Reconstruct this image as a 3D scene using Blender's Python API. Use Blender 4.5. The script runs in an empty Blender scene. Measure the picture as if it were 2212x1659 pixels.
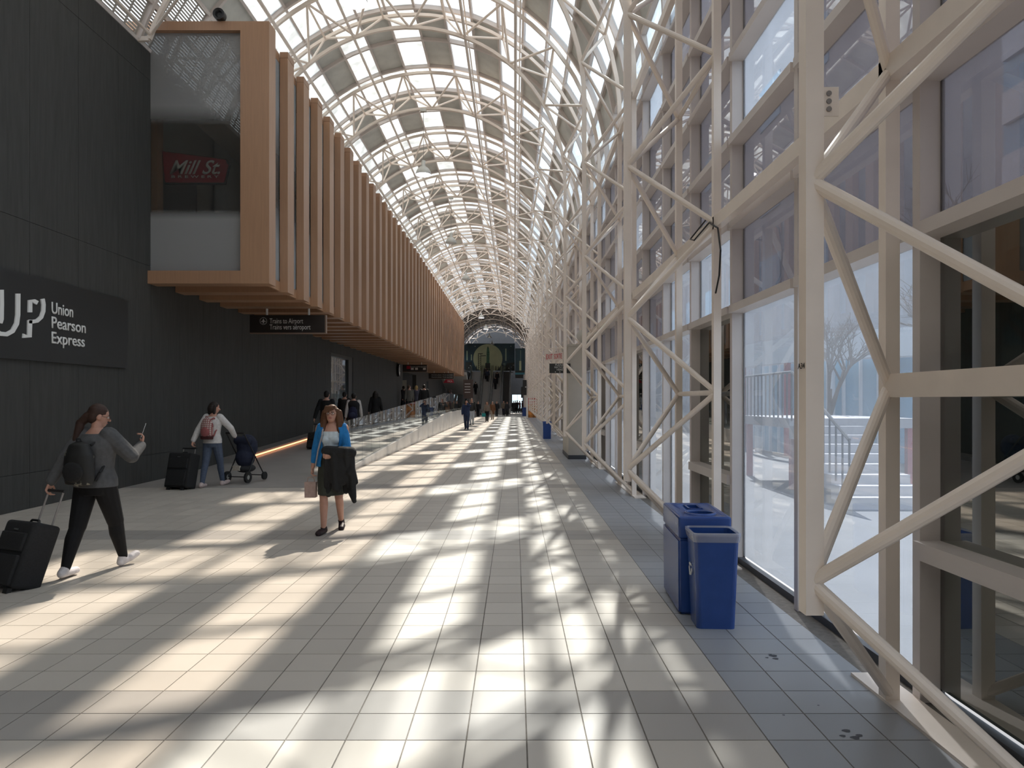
import bpy, bmesh, math, random
from mathutils import Vector, Matrix
random.seed(7)
PI = math.pi
SC = bpy.context.scene
COL = SC.collection
# ------------------------------------------------------------------ camera, world, sun, exposure
H = 1.717                      # eye height
F = 1535.0                     # focal length in pixels of a 2212 wide frame
cam = bpy.data.objects.new('camera', bpy.data.cameras.new('camera')); COL.objects.link(cam)
cam.location = (0, 0, H); cam.rotation_euler = (PI/2, 0, 0)
cam.data.sensor_width = 36.0; cam.data.lens = 36.0*F/2212
cam.data.shift_x = -6/2212; cam.data.shift_y = 35.5/2212
cam.data.clip_end = 600; cam.data.clip_start = 0.05
SC.camera = cam
w = bpy.data.worlds.new('sky'); SC.world = w; w.use_nodes = True
w.node_tree.nodes['Background'].inputs[0].default_value = (0.80, 0.90, 1.0, 1)
w.node_tree.nodes['Background'].inputs[1].default_value = 1.5
SUN_AZ, SUN_EL = math.radians(10.2), math.radians(47)
sd = Vector((math.sin(SUN_AZ)*math.cos(SUN_EL), math.cos(SUN_AZ)*math.cos(SUN_EL), math.sin(SUN_EL)))
sun = bpy.data.objects.new('sun_offscreen', bpy.data.lights.new('sun_offscreen', 'SUN')); COL.objects.link(sun)
sun.data.energy = 8.0; sun.data.angle = math.radians(1.0); sun.data.color = (1.0, 0.945, 0.87)
sun.rotation_euler = sd.to_track_quat('Z', 'Y').to_euler(); sun.location = (20, 80, 90)
SC.view_settings.view_transform = 'Standard'; SC.view_settings.look = 'None'
SC.view_settings.gamma = 1.0; SC.view_settings.use_curve_mapping = False
SC.view_settings.exposure = 0.72

# ------------------------------------------------------------------ materials
def nt(name):
    m = bpy.data.materials.new(name); m.use_nodes = True
    t = m.node_tree; b = t.nodes['Principled BSDF']
    return m, t, b
def lnk(t, a, b): t.links.new(a, b)
def pmat(name, col, rough=0.5, metal=0.0, spec=0.5, var=0.0, scale=4.0, bump=0.0, stretch=(1,1,1), trans=0.0):
    m, t, b = nt(name)
    b.inputs['Base Color'].default_value = (*col, 1); b.inputs['Roughness'].default_value = rough
    b.inputs['Metallic'].default_value = metal; b.inputs['Specular IOR Level'].default_value = spec
    if var or bump:
        g = t.nodes.new('ShaderNodeNewGeometry'); mp = t.nodes.new('ShaderNodeMapping')
        mp.inputs['Scale'].default_value = stretch
        n = t.nodes.new('ShaderNodeTexNoise'); n.inputs['Scale'].default_value = scale; n.inputs['Detail'].default_value = 4
        lnk(t, g.outputs['Position'], mp.inputs[0]); lnk(t, mp.outputs[0], n.inputs['Vector'])
        if var:
            r = t.nodes.new('ShaderNodeValToRGB')
            r.color_ramp.elements[0].position = 0.3; r.color_ramp.elements[1].position = 0.7
            r.color_ramp.elements[0].color = (*[c*(1-var) for c in col], 1)
            r.color_ramp.elements[1].color = (*[min(1, c*(1+var)) for c in col], 1)
            lnk(t, n.outputs[0], r.inputs[0]); lnk(t, r.outputs[0], b.inputs['Base Color'])
        if bump:
            bp = t.nodes.new('ShaderNodeBump'); bp.inputs['Strength'].default_value = bump; bp.inputs['Distance'].default_value = 0.02
            lnk(t, n.outputs[0], bp.inputs['Height']); lnk(t, bp.outputs[0], b.inputs['Normal'])
    return m
def emat(name, col, strength):
    m, t, b = nt(name)
    b.inputs['Base Color'].default_value = (*col, 1); b.inputs['Emission Color'].default_value = (*col, 1)
    b.inputs['Emission Strength'].default_value = strength
    return m
def glass(name, tint, refl=0.04, haze=0.0, hazecol=(0.8, 0.85, 0.95), rough=0.01, film=None, diff=0.5):
    """thin pane: transparent + Schlick reflection + a film of dirt or diffusing haze; film=(z0,z1,z2,z3) frosted below z1 and above z2"""
    m = bpy.data.materials.new(name); m.use_nodes = True; t = m.node_tree; t.nodes.clear()
    out = t.nodes.new('ShaderNodeOutputMaterial')
    tr = t.nodes.new('ShaderNodeBsdfTransparent'); tr.inputs[0].default_value = (*tint, 1)
    gl = t.nodes.new('ShaderNodeBsdfGlossy'); gl.inputs['Roughness'].default_value = rough
    lw = t.nodes.new('ShaderNodeLayerWeight'); lw.inputs[0].default_value = 0.5
    pw = t.nodes.new('ShaderNodeMath'); pw.operation = 'POWER'; pw.inputs[1].default_value = 5
    lnk(t, lw.outputs['Facing'], pw.inputs[0])
    ma = t.nodes.new('ShaderNodeMath'); ma.operation = 'MULTIPLY_ADD'; ma.inputs[1].default_value = 1-refl; ma.inputs[2].default_value = refl
    lnk(t, pw.outputs[0], ma.inputs[0])
    mx = t.nodes.new('ShaderNodeMixShader'); lnk(t, ma.outputs[0], mx.inputs[0])
    base = tr.outputs[0]
    if haze or film:
        tl = t.nodes.new('ShaderNodeBsdfTranslucent'); tl.inputs[0].default_value = (*hazecol, 1)
        df = t.nodes.new('ShaderNodeBsdfDiffuse'); df.inputs[0].default_value = (*hazecol, 1)
        h1 = t.nodes.new('ShaderNodeMixShader'); h1.inputs[0].default_value = diff
        lnk(t, tl.outputs[0], h1.inputs[1]); lnk(t, df.outputs[0], h1.inputs[2])
        h2 = t.nodes.new('ShaderNodeMixShader')
        g = t.nodes.new('ShaderNodeNewGeometry')
        if film:
            sx = t.nodes.new('ShaderNodeSeparateXYZ'); lnk(t, g.outputs['Position'], sx.inputs[0])
            r = t.nodes.new('ShaderNodeMapRange'); r.inputs[1].default_value = film[0]; r.inputs[2].default_value = film[1]; r.inputs[3].default_value = 1; r.inputs[4].default_value = haze
            r2 = t.nodes.new('ShaderNodeMapRange'); r2.inputs[1].default_value = film[2]; r2.inputs[2].default_value = film[3]; r2.inputs[3].default_value = haze; r2.inputs[4].default_value = 1
            lnk(t, sx.outputs[2], r.inputs[0]); lnk(t, sx.outputs[2], r2.inputs[0])
            mm = t.nodes.new('ShaderNodeMath'); mm.operation = 'MAXIMUM'
            lnk(t, r.outputs[0], mm.inputs[0]); lnk(t, r2.outputs[0], mm.inputs[1]); lnk(t, mm.outputs[0], h2.inputs[0])
        else:
            n = t.nodes.new('ShaderNodeTexNoise'); n.inputs['Scale'].default_value = 1.7; n.inputs['Detail'].default_value = 5
            lnk(t, g.outputs['Position'], n.inputs['Vector'])
            r = t.nodes.new('ShaderNodeMapRange'); r.inputs[1].default_value = 0.3; r.inputs[2].default_value = 0.75
            r.inputs[3].default_value = haze*0.7; r.inputs[4].default_value = min(1, haze*1.3)
            lnk(t, n.outputs[0], r.inputs[0]); lnk(t, r.outputs[0], h2.inputs[0])
        lnk(t, tr.outputs[0], h2.inputs[1]); lnk(t, h1.outputs[0], h2.inputs[2]); base = h2.outputs[0]
    lnk(t, base, mx.inputs[1]); lnk(t, gl.outputs[0], mx.inputs[2]); lnk(t, mx.outputs[0], out.inputs[0])
    return m
TILE = 0.305; TX0 = 0.06; TY0 = 5.117
def tile_mat(name, col, var):
    m, t, b = nt(name)
    g = t.nodes.new('ShaderNodeNewGeometry')
    sub = t.nodes.new('ShaderNodeVectorMath'); sub.operation = 'SUBTRACT'; sub.inputs[1].default_value = (TX0, TY0, 0)
    dv = t.nodes.new('ShaderNodeVectorMath'); dv.operation = 'DIVIDE'; dv.inputs[1].default_value = (TILE, TILE, 50)
    fl = t.nodes.new('ShaderNodeVectorMath'); fl.operation = 'FLOOR'
    wn = t.nodes.new('ShaderNodeTexWhiteNoise'); wn.noise_dimensions = '3D'
    lnk(t, g.outputs['Position'], sub.inputs[0]); lnk(t, sub.outputs[0], dv.inputs[0]); lnk(t, dv.outputs[0], fl.inputs[0]); lnk(t, fl.outputs[0], wn.inputs[0])
    n = t.nodes.new('ShaderNodeTexNoise'); n.inputs['Scale'].default_value = 1.3; n.inputs['Detail'].default_value = 6
    lnk(t, g.outputs['Position'], n.inputs['Vector'])
    ad = t.nodes.new('ShaderNodeMath'); ad.operation = 'MULTIPLY_ADD'; ad.inputs[1].default_value = 0.55
    lnk(t, wn.outputs[0], ad.inputs[0])
    m2 = t.nodes.new('ShaderNodeMath'); m2.operation = 'MULTIPLY'; m2.inputs[1].default_value = 0.45
    lnk(t, n.outputs[0], m2.inputs[0]); lnk(t, m2.outputs[0], ad.inputs[2])
    r = t.nodes.new('ShaderNodeValToRGB')
    r.color_ramp.elements[0].color = (*[c*(1-var) for c in col], 1); r.color_ramp.elements[1].color = (*[c*(1+var) for c in col], 1)
    lnk(t, ad.outputs[0], r.inputs[0]); lnk(t, r.outputs[0], b.inputs['Base Color'])
    rr = t.nodes.new('ShaderNodeMapRange'); rr.inputs[3].default_value = 0.3; rr.inputs[4].default_value = 0.48
    lnk(t, n.outputs[0], rr.inputs[0]); lnk(t, rr.outputs[0], b.inputs['Roughness'])
    return m
def wood_mat(name, col):
    m, t, b = nt(name)
    g = t.nodes.new('ShaderNodeNewGeometry'); mp = t.nodes.new('ShaderNodeMapping'); mp.inputs['Scale'].default_value = (14, 5, 0.6)
    n = t.nodes.new('ShaderNodeTexNoise'); n.inputs['Scale'].default_value = 3; n.inputs['Detail'].default_value = 5
    lnk(t, g.outputs['Position'], mp.inputs[0]); lnk(t, mp.outputs[0], n.inputs['Vector'])
    oi = t.nodes.new('ShaderNodeObjectInfo')
    ma = t.nodes.new('ShaderNodeMath'); ma.operation = 'MULTIPLY_ADD'; ma.inputs[1].default_value = 0.35
    lnk(t, oi.outputs['Random'], ma.inputs[0]); 
    m2 = t.nodes.new('ShaderNodeMath'); m2.operation = 'MULTIPLY'; m2.inputs[1].default_value = 0.65
    lnk(t, n.outputs[0], m2.inputs[0]); lnk(t, m2.outputs[0], ma.inputs[2])
    r = t.nodes.new('ShaderNodeValToRGB')
    r.color_ramp.elements[0].position = .2; r.color_ramp.elements[1].position = .8
    r.color_ramp.elements[0].color = (*[c*0.85 for c in col], 1); r.color_ramp.elements[1].color = (col[0]*1.12, col[1]*1.15, col[2]*1.12, 1)
    lnk(t, ma.outputs[0], r.inputs[0]); lnk(t, r.outputs[0], b.inputs['Base Color'])
    b.inputs['Roughness'].default_value = 0.42
    return m
M = {}
M['tile'] = tile_mat('floor_tile_beige', (0.52, 0.475, 0.42), 0.13)
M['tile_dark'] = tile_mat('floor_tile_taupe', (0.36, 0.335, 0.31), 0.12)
M['tile_border'] = tile_mat('floor_tile_grey_sky_tint', (0.31, 0.315, 0.33), 0.12)  # dark grey tile, with a little sky blue mixed into the colour
M['grout'] = pmat('grout', (0.17, 0.15, 0.13), 0.9, var=0.2, scale=20)
M['stain'] = pmat('floor_stain', (0.06, 0.06, 0.07), 0.6)
M['wall'] = pmat('board_marked_concrete', (0.046, 0.046, 0.043), 0.7, var=0.16, scale=5, stretch=(1, 4, 0.35), bump=0.12)
M['steel'] = pmat('cream_painted_steel', (0.84, 0.735, 0.645), 0.38, var=0.05, scale=3)
M['alu'] = pmat('grey_painted_aluminium', (0.66, 0.595, 0.56), 0.42, var=0.05, scale=2)
M['aludark'] = pmat('taupe_aluminium', (0.25, 0.225, 0.21), 0.45, var=0.06, scale=2)
M['gasket'] = pmat('black_gasket', (0.03, 0.025, 0.025), 0.6)
M['sill'] = pmat('charcoal_sill', (0.06, 0.065, 0.075), 0.5)
M['wood'] = wood_mat('honey_wood', (0.40, 0.225, 0.135))
M['roofglass'] = glass('roof_glass', (0.93, 0.96, 0.97), 0.05, 0.06)
M['crownglass'] = glass('sun_dimming_crown_glass', (0.86, 0.84, 0.81), 0.07, 0.08)  # tint made up to dim the sun reaching the left floor
M['diffglass'] = glass('white_diffusing_glass', (0.12, 0.12, 0.12), 0.05, 0.74, (0.86, 0.86, 0.84), diff=0.15)  # made-up diffusing panes that keep direct sun off the left floor
M['roofpanel'] = pmat('grey_roof_panel', (0.56, 0.56, 0.52), 0.35, var=0.12, scale=2)
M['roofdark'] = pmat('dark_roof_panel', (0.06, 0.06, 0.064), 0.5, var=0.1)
M['perf'] = pmat('perforated_metal', (0.42, 0.39, 0.35), 0.5)
M['wallglass'] = glass('hazy_wall_glass', (0.80, 0.84, 0.89), 0.06, 0.20, (0.78, 0.81, 0.86))
M['wallglass2'] = glass('grey_coated_glass', (0.46, 0.45, 0.48), 0.16, 0.22, (0.50, 0.48, 0.50))
M['darkglass'] = glass('dark_reflective_glass', (0.12, 0.13, 0.11), 0.32, 0.0)
M['balglass'] = glass('balustrade_glass', (0.80, 0.85, 0.85), 0.10, 0.03)
M['filmglass'] = glass('frosted_film_glass', (0.72, 0.72, 0.70), 0.05, 0.06, (0.52, 0.52, 0.52), film=(5.55, 5.75, 7.55, 7.95))
M['stripglass'] = glass('frosted_strip_glass', (0.55, 0.58, 0.6), 0.06, 0.15, (0.60, 0.66, 0.70), film=(5.3, 6.2, 7.0, 8.3))
M['white'] = pmat('white_paint', (0.72, 0.71, 0.68), 0.5, var=0.05)
M['signwhite'] = pmat('sign_white', (0.82, 0.82, 0.80), 0.5)
M['signtext'] = pmat('sign_text', (0.66, 0.65, 0.62), 0.5)
M['signdark'] = pmat('charcoal_sign', (0.022, 0.023, 0.023), 0.45)
M['signbrown'] = pmat('dark_brown_sign', (0.022, 0.017, 0.015), 0.4)
M['signframe'] = pmat('bronze_edge', (0.22, 0.15, 0.11), 0.4)
M['red'] = pmat('sign_red', (0.36, 0.012, 0.03), 0.4)
M['exitred'] = pmat('exit_red', (0.55, 0.03, 0.04), 0.5)
M['exitback'] = pmat('exit_white', (0.70, 0.62, 0.58), 0.5)
M['marble'] = pmat('pale_panel', (0.60, 0.58, 0.55), 0.35, var=0.08, scale=2)
M['ramp'] = pmat('ramp_grey', (0.33, 0.31, 0.29), 0.45, var=0.08, scale=1.5)
M['blue'] = pmat('blue_bin_plastic', (0.024, 0.070, 0.26), 0.25, var=0.06, scale=8)
M['bag'] = glass('clear_bag', (0.85, 0.85, 0.9), 0.08, 0.55, (0.75, 0.75, 0.80), rough=0.2)
M['black'] = pmat('black_plastic', (0.012, 0.012, 0.013), 0.45)
M['blackfab'] = pmat('black_fabric', (0.010, 0.010, 0.011), 0.85, var=0.3, scale=60)
M['chrome'] = pmat('brushed_metal', (0.62, 0.62, 0.62), 0.25, 1.0)
M['cream'] = pmat('cream_board', (0.58, 0.52, 0.43), 0.6, var=0.05)
M['darkbrown'] = pmat('dark_brown_panel', (0.055, 0.035, 0.03), 0.5)
M['beigebox'] = pmat('beige_panel', (0.52, 0.48, 0.42), 0.55, var=0.04)
M['led'] = emat('orange_led', (1.0, 0.42, 0.2), 1.6)
M['lamplit'] = emat('lamp_lens', (0.9, 0.88, 1.0), 5.0)
M['lampshade'] = pmat('lamp_aluminium', (0.55, 0.54, 0.50), 0.35, 0.6)
M['gravel'] = pmat('outdoor_paving', (0.15, 0.15, 0.155), 0.8, var=0.12, scale=1)
M['concrete'] = pmat('facade_concrete', (0.50, 0.48, 0.49), 0.8, var=0.12, scale=0.6, stretch=(1, 1, 0.3))
M['towerwhite'] = pmat('white_tower_panel', (0.75, 0.77, 0.80), 0.5)
M['towerblue'] = pmat('blue_tower_window', (0.30, 0.48, 0.62), 0.15)
M['redsteel'] = pmat('red_steel', (0.42, 0.09, 0.10), 0.5)
M['rail'] = pmat('dark_railing', (0.10, 0.10, 0.11), 0.5)
M['bark'] = pmat('pale_bark', (0.30, 0.26, 0.23), 0.9)
M['enddark'] = pmat('far_hall_grey', (0.19, 0.19, 0.195), 0.7, var=0.1)
M['escgrey'] = pmat('escalator_cladding', (0.30, 0.285, 0.27), 0.45)
M['teal'] = pmat('poster_night', (0.018, 0.055, 0.075), 0.5, var=0.5, scale=0.5)
M['moon'] = pmat('poster_moon', (0.52, 0.55, 0.33), 0.6, var=0.12, scale=0.8)
M['rocket'] = pmat('poster_rocket', (0.04, 0.13, 0.07), 0.5, var=0.5, scale=6)
M['ink'] = pmat('poster_ink', (0.025, 0.03, 0.025), 0.6)
M['posterpale'] = pmat('poster_beam', (0.45, 0.55, 0.40), 0.6)
M['posterteal'] = pmat('poster_teal', (0.06, 0.22, 0.27), 0.6)
M['orange'] = pmat('poster_orange', (0.55, 0.22, 0.05), 0.5, var=0.7, scale=3)
M['mural'] = pmat('mural_beige', (0.50, 0.42, 0.33), 0.5, var=0.35, scale=1.6, stretch=(1, 3, 0.8))
M['curb'] = pmat('curb_grey', (0.22, 0.205, 0.19), 0.6, var=0.1)

# ------------------------------------------------------------------ object helpers
WL = {}
def tag(o, label=None, cat=None, group=None, kind=None):
    if label: o['label'] = label
    if cat: o['category'] = cat
    if group: o['group'] = group
    if kind: o['kind'] = kind
    return o
def empty(name, loc, label, cat, group=None, kind=None, rotz=0):
    o = bpy.data.objects.new(name, None); COL.objects.link(o); o.location = loc; o.rotation_euler = (0, 0, rotz)
    o.empty_display_size = 0.1
    WL[o.name] = Vector(loc); tag(o, label, cat, group, kind); return o
def linkobj(name, mesh, parent=None, loc=None):
    o = bpy.data.objects.new(name, mesh); COL.objects.link(o)
    if parent is not None: o.parent = parent
    if loc is not None: o.location = loc
    base = WL[parent.name] if parent is not None else Vector((0, 0, 0))
    WL[o.name] = base + (Vector(loc) if loc is not None else Vector((0, 0, 0)))
    return o
class MB:
    def __init__(s): s.v = []; s.f = []
    def add(s, vs, fs):
        n = len(s.v); s.v += [tuple(q) for q in vs]; s.f += [tuple(i+n for i in f) for f in fs]; return s
    def box(s, x0, x1, y0, y1, z0, z1):
        return s.add([(x0,y0,z0),(x1,y0,z0),(x1,y1,z0),(x0,y1,z0),(x0,y0,z1),(x1,y0,z1),(x1,y1,z1),(x0,y1,z1)],
              [(0,3,2,1),(4,5,6,7),(0,1,5,4),(1,2,6,5),(2,3,7,6),(3,0,4,7)])
    def tube(s, a, b, r, n=8, r2=None):
        a, b = Vector(a), Vector(b); d = (b-a).normalized(); r2 = r if r2 is None else r2
        u = d.orthogonal().normalized(); w_ = d.cross(u)
        vs = [a+(u*math.cos(2*PI*i/n)+w_*math.sin(2*PI*i/n))*r for i in range(n)]+[b+(u*math.cos(2*PI*i/n)+w_*math.sin(2*PI*i/n))*r2 for i in range(n)]
        fs = [(i, (i+1)%n, n+(i+1)%n, n+i) for i in range(n)]+[tuple(range(n-1,-1,-1)), tuple(range(n, 2*n))]
        return s.add(vs, fs)
    def poly_tube(s, pts, r, n=8):
        for a, b in zip(pts[:-1], pts[1:]): s.tube(a, b, r, n)
        return s
    def bar(s, a, b, w_, h, up=(0,0,1)):
        a, b = Vector(a), Vector(b); d = (b-a).normalized(); x = d.cross(Vector(up)).normalized(); y = x.cross(d)
        vs = [p+x*sx*w_/2+y*sy*h/2 for p in (a, b) for sx, sy in ((-1,-1),(1,-1),(1,1),(-1,1))]
        return s.add(vs, [(0,1,2,3)[::-1],(4,5,6,7),(0,1,5,4),(1,2,6,5),(2,3,7,6),(3,0,4,7)])
    def sweep_xz(s, pts, y0, y1, t0, t1):
        """closed strip along points in XZ with outward normals: pts=[(x,z,nx,nz)], offsets t0..t1 along the normal, y0..y1"""
        vs = []
        for x, z, nx, nz in pts:
            for (y, t) in ((y0, t0), (y1, t0), (y1, t1), (y0, t1)): vs.append((x+nx*t, y, z+nz*t))
        n = len(pts); fs = []
        for i in range(n-1):
            for k in range(4): fs.append((4*i+k, 4*i+(k+1)%4, 4*i+4+(k+1)%4, 4*i+4+k))
        fs += [(3,2,1,0), tuple(4*(n-1)+k for k in range(4))]
        return s.add(vs, fs)
    def lathe(s, c, prof, n=20, axis='z'):
        c = Vector(c); vs = []; fs = []
        for r, h in prof:
            for i in range(n):
                a = 2*PI*i/n; p = (r*math.cos(a), r*math.sin(a), h)
                if axis == 'x': p = (p[2], p[0], p[1])
                elif axis == 'y': p = (p[0], p[2], p[1])
                vs.append(c+Vector(p))
        for j in range(len(prof)-1):
            for i in range(n): fs.append((j*n+i, j*n+(i+1)%n, (j+1)*n+(i+1)%n, (j+1)*n+i))
        return s.add(vs, fs)
    def prism(s, poly, fn, d0, d1):
        """poly of 2D points, fn(u,v,d) -> 3D point"""
        n = len(poly); vs = [fn(u, v, d0) for u, v in poly]+[fn(u, v, d1) for u, v in poly]
        return s.add(vs, [tuple(range(n)), tuple(range(2*n-1, n-1, -1))]+[(i, n+i, n+(i+1)%n, (i+1)%n) for i in range(n)])
    def mesh(s, name, mat, off=(0,0,0), smooth=False):
        me = bpy.data.meshes.new(name); o = Vector(off)
        me.from_pydata([(v[0]-o.x, v[1]-o.y, v[2]-o.z) for v in s.v], [], s.f)
        if isinstance(mat, str): mat = M[mat]
        me.materials.append(mat)
        if smooth: me.polygons.foreach_set('use_smooth', [True]*len(me.polygons))
        bm = bmesh.new(); bm.from_mesh(me); bmesh.ops.recalc_face_normals(bm, faces=bm.faces); bm.to_mesh(me); bm.free()
        me.update(); return me
    def build(s, name, mat, parent=None, smooth=False, kind=None, label=None, local=False):
        off = WL[parent.name] if (parent is not None and not local) else (0, 0, 0)
        o = linkobj(name, s.mesh(name, mat, off, smooth), parent)
        if kind: o['kind'] = kind
        if label: o['label'] = label
        return o
def B(*a): return MB().box(*a)
def rbox_mesh(name, sx, sy, sz, bev, mat, seg=3):
    bm = bmesh.new(); bmesh.ops.create_cube(bm, size=1)
    for v in bm.verts: v.co = Vector((v.co.x*sx, v.co.y*sy, v.co.z*sz))
    bmesh.ops.bevel(bm, geom=bm.edges[:], offset=bev, segments=seg, affect='EDGES', profile=0.6)
    me = bpy.data.meshes.new(name); bm.to_mesh(me); bm.free(); me.materials.append(M[mat] if isinstance(mat, str) else mat)
    me.polygons.foreach_set('use_smooth', [True]*len(me.polygons)); return me
def struct(o): o['kind'] = 'structure'; return o
TEXTS = []
def text(name, body, loc, rot, width, height, mat, parent, shear=0.0, extr=0.004, bold=0.0):
    cu = bpy.data.curves.new(name, 'FONT'); cu.body = body; cu.size = 1; cu.extrude = 0; cu.shear = shear; cu.offset = bold
    cu.resolution_u = 4
    o = bpy.data.objects.new(name, cu); COL.objects.link(o)
    TEXTS.append((o, name, loc, rot, width, height, mat, parent, extr)); return o
def px(pxx, pyy, Y): return Vector(((pxx-1112)/F*Y, Y, H-(pyy-865)/F*Y))

# ------------------------------------------------------------------ layout numbers
XC, ZS = -2.8, 7.5             # vault centre and springing
RI, RO, RG = 4.135, 4.945, 5.23
XI, XO, XG = XC+RI, XC+RO, XC+RG
P = 5.23; Y0T = 3.2; BAY = P/3
YA, YB = -21.0, 108.0
XW = -7.7                       # left wall face
def truss_y(k): return Y0T+P*k
def mull_y(j): return Y0T-BAY/2+BAY*j      # j=0 -> 2.33, j=1 -> 4.07
def arc(th, R): return (XC+R*math.cos(th), ZS+R*math.sin(th), math.cos(th), math.sin(th))
J0, J1 = -13, 58
def ramp_z(y): return 0.0 if y < 16.5 else min(0.95, (y-16.5)*0.95/25.5)

# ------------------------------------------------------------------ floor
floor = struct(B(-8.2, 2.52, YA, YB+3, -0.25, -0.003).build('floor', 'grout'))
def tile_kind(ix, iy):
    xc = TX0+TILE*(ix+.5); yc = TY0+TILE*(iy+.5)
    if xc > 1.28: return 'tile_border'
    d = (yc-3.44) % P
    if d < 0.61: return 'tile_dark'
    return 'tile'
tm = {}
for k in ('tile', 'tile_dark', 'tile_border'):
    h = TILE/2-0.0028
    tm[k] = MB().add([(-h,-h,-.02),(h,-h,-.02),(h,h,-.02),(-h,h,-.02),(-h+.001,-h+.001,0),(h-.001,-h+.001,0),(h-.001,h-.001,0),(-h+.001,h-.001,0)],
                     [(4,5,6,7),(0,1,5,4),(1,2,6,5),(2,3,7,6),(3,0,4,7)]).mesh('tile', k)
cells = []
for iy in range(int((YA-TY0)/TILE), int((YB-TY0)/TILE)):
    for ix in range(int((XW-TX0)/TILE)-1, int((2.36-TX0)/TILE)+1):
        xc = TX0+TILE*(ix+.5); yc = TY0+TILE*(iy+.5)
        if yc > 14.3 and xc < -4.05: continue
        if xc-TILE/2 < XW-0.25 or xc+TILE/2 > 2.45: continue
        vis = yc > 2.2 and -1120 < xc/yc*F < 1110
        cells.append((yc if vis else 999, ix, iy, xc, yc))
cells.sort()
rest = {'tile': MB(), 'tile_dark': MB(), 'tile_border': MB()}
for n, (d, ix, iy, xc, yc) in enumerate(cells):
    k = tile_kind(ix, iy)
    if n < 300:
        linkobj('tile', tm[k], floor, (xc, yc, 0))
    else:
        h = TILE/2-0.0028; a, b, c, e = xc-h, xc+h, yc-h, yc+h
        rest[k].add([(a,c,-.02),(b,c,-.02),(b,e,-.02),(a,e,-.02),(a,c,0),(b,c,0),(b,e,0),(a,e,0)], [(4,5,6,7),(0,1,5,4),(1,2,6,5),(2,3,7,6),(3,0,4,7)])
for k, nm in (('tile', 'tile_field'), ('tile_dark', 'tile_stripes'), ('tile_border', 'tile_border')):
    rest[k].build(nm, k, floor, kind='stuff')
for cx, cy, r in ((1671,1417,.028),(1676,1423,.02),(1664,1414,.012),(1657,1421,.012),(1829,1579,.022),(1848,1594,.024),(1857,1589,.018),(1821,1590,.016),(1693,1545,.008),(1768,1524,.007)):
    Y = H*F/(cy-865); p = px(cx, cy, Y)
    MB().add([(p.x+r*math.cos(a*PI/5)*(1.2 if a % 3 else .8), Y+r*.8*math.sin(a*PI/5), 0.0012) for a in range(10)], [tuple(range(10))]).build('stain', 'stain', floor)

# ------------------------------------------------------------------ ramp on the left
ramp = MB()
ys = [14.0, 16.5, 42.0, 75.0]
for a, b in zip(ys[:-1], ys[1:]):
    za, zb = ramp_z(a)+.004, ramp_z(b)+.004
    ramp.add([(XW,a,-.1),(-4.12,a,-.1),(-4.12,b,-.1),(XW,b,-.1),(XW,a,za),(-4.12,a,za),(-4.12,b,zb),(XW,b,zb)],
             [(4,5,6,7),(0,1,5,4),(1,2,6,5),(2,3,7,6),(3,0,4,7),(0,3,2,1)])
struct(ramp.build('ramp', 'ramp'))
base = struct(B(-4.12, -4.10, 15, 15.02, 0, .01).build('trim_1', 'marble'))
y = 15.0
while y < 56:
    e = min(y+2.44, 56.2)
    za, zb = ramp_z(y)+.05, ramp_z(e)+.05
    MB().add([(-4.14,y+.006,0),(-4.0,y+.006,0),(-4.0,e-.006,0),(-4.14,e-.006,0),(-4.14,y+.006,za),(-4.0,y+.006,za),(-4.0,e-.006,zb),(-4.14,e-.006,zb)],
             [(4,5,6,7),(0,1,5,4),(1,2,6,5),(2,3,7,6),(3,0,4,7)]).build('panel', 'marble', base)
    y = e
bal = empty('glass_balustrade', (-4.06, 15, 0), 'long frameless glass balustrade edging the ramp on its pale base', 'balustrade')
y = 15.3
while y < 56:
    e = y+1.22
    za, zb = ramp_z(y)+.05, ramp_z(e)+.05
    MB().add([(-4.075,y+.006,za),(-4.06,y+.006,za),(-4.06,e-.006,zb),(-4.075,e-.006,zb),(-4.075,y+.006,za+1.15),(-4.06,y+.006,za+1.15),(-4.06,e-.006,zb+1.15),(-4.075,e-.006,zb+1.15)],
             [(4,5,6,7),(0,1,5,4),(1,2,6,5),(2,3,7,6),(3,0,4,7),(0,3,2,1)]).build('pane', 'balglass', bal)
    y = e
# curb with the orange light line
cb = MB().add([(XW,18.5,-.02),(-7.28,18.5,-.02),(-7.28,26.5,-.02),(XW,26.5,-.02),(XW,18.5,.2),(-7.28,18.5,.2),(-7.28,26.5,.5),(XW,26.5,.5)], [(4,5,6,7),(0,1,5,4),(1,2,6,5),(2,3,7,6),(3,0,4,7),(0,3,2,1)]).build('curb', 'curb'); tag(cb, 'low grey curb along the foot of the dark wall', 'curb')
led = MB().bar((-7.262, 19.6, .165), (-7.262, 25.6, .389), .03, .035).build('light_strip', 'led'); tag(led, 'thin glowing orange light strip along the curb of the ramp', 'light strip')

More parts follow.
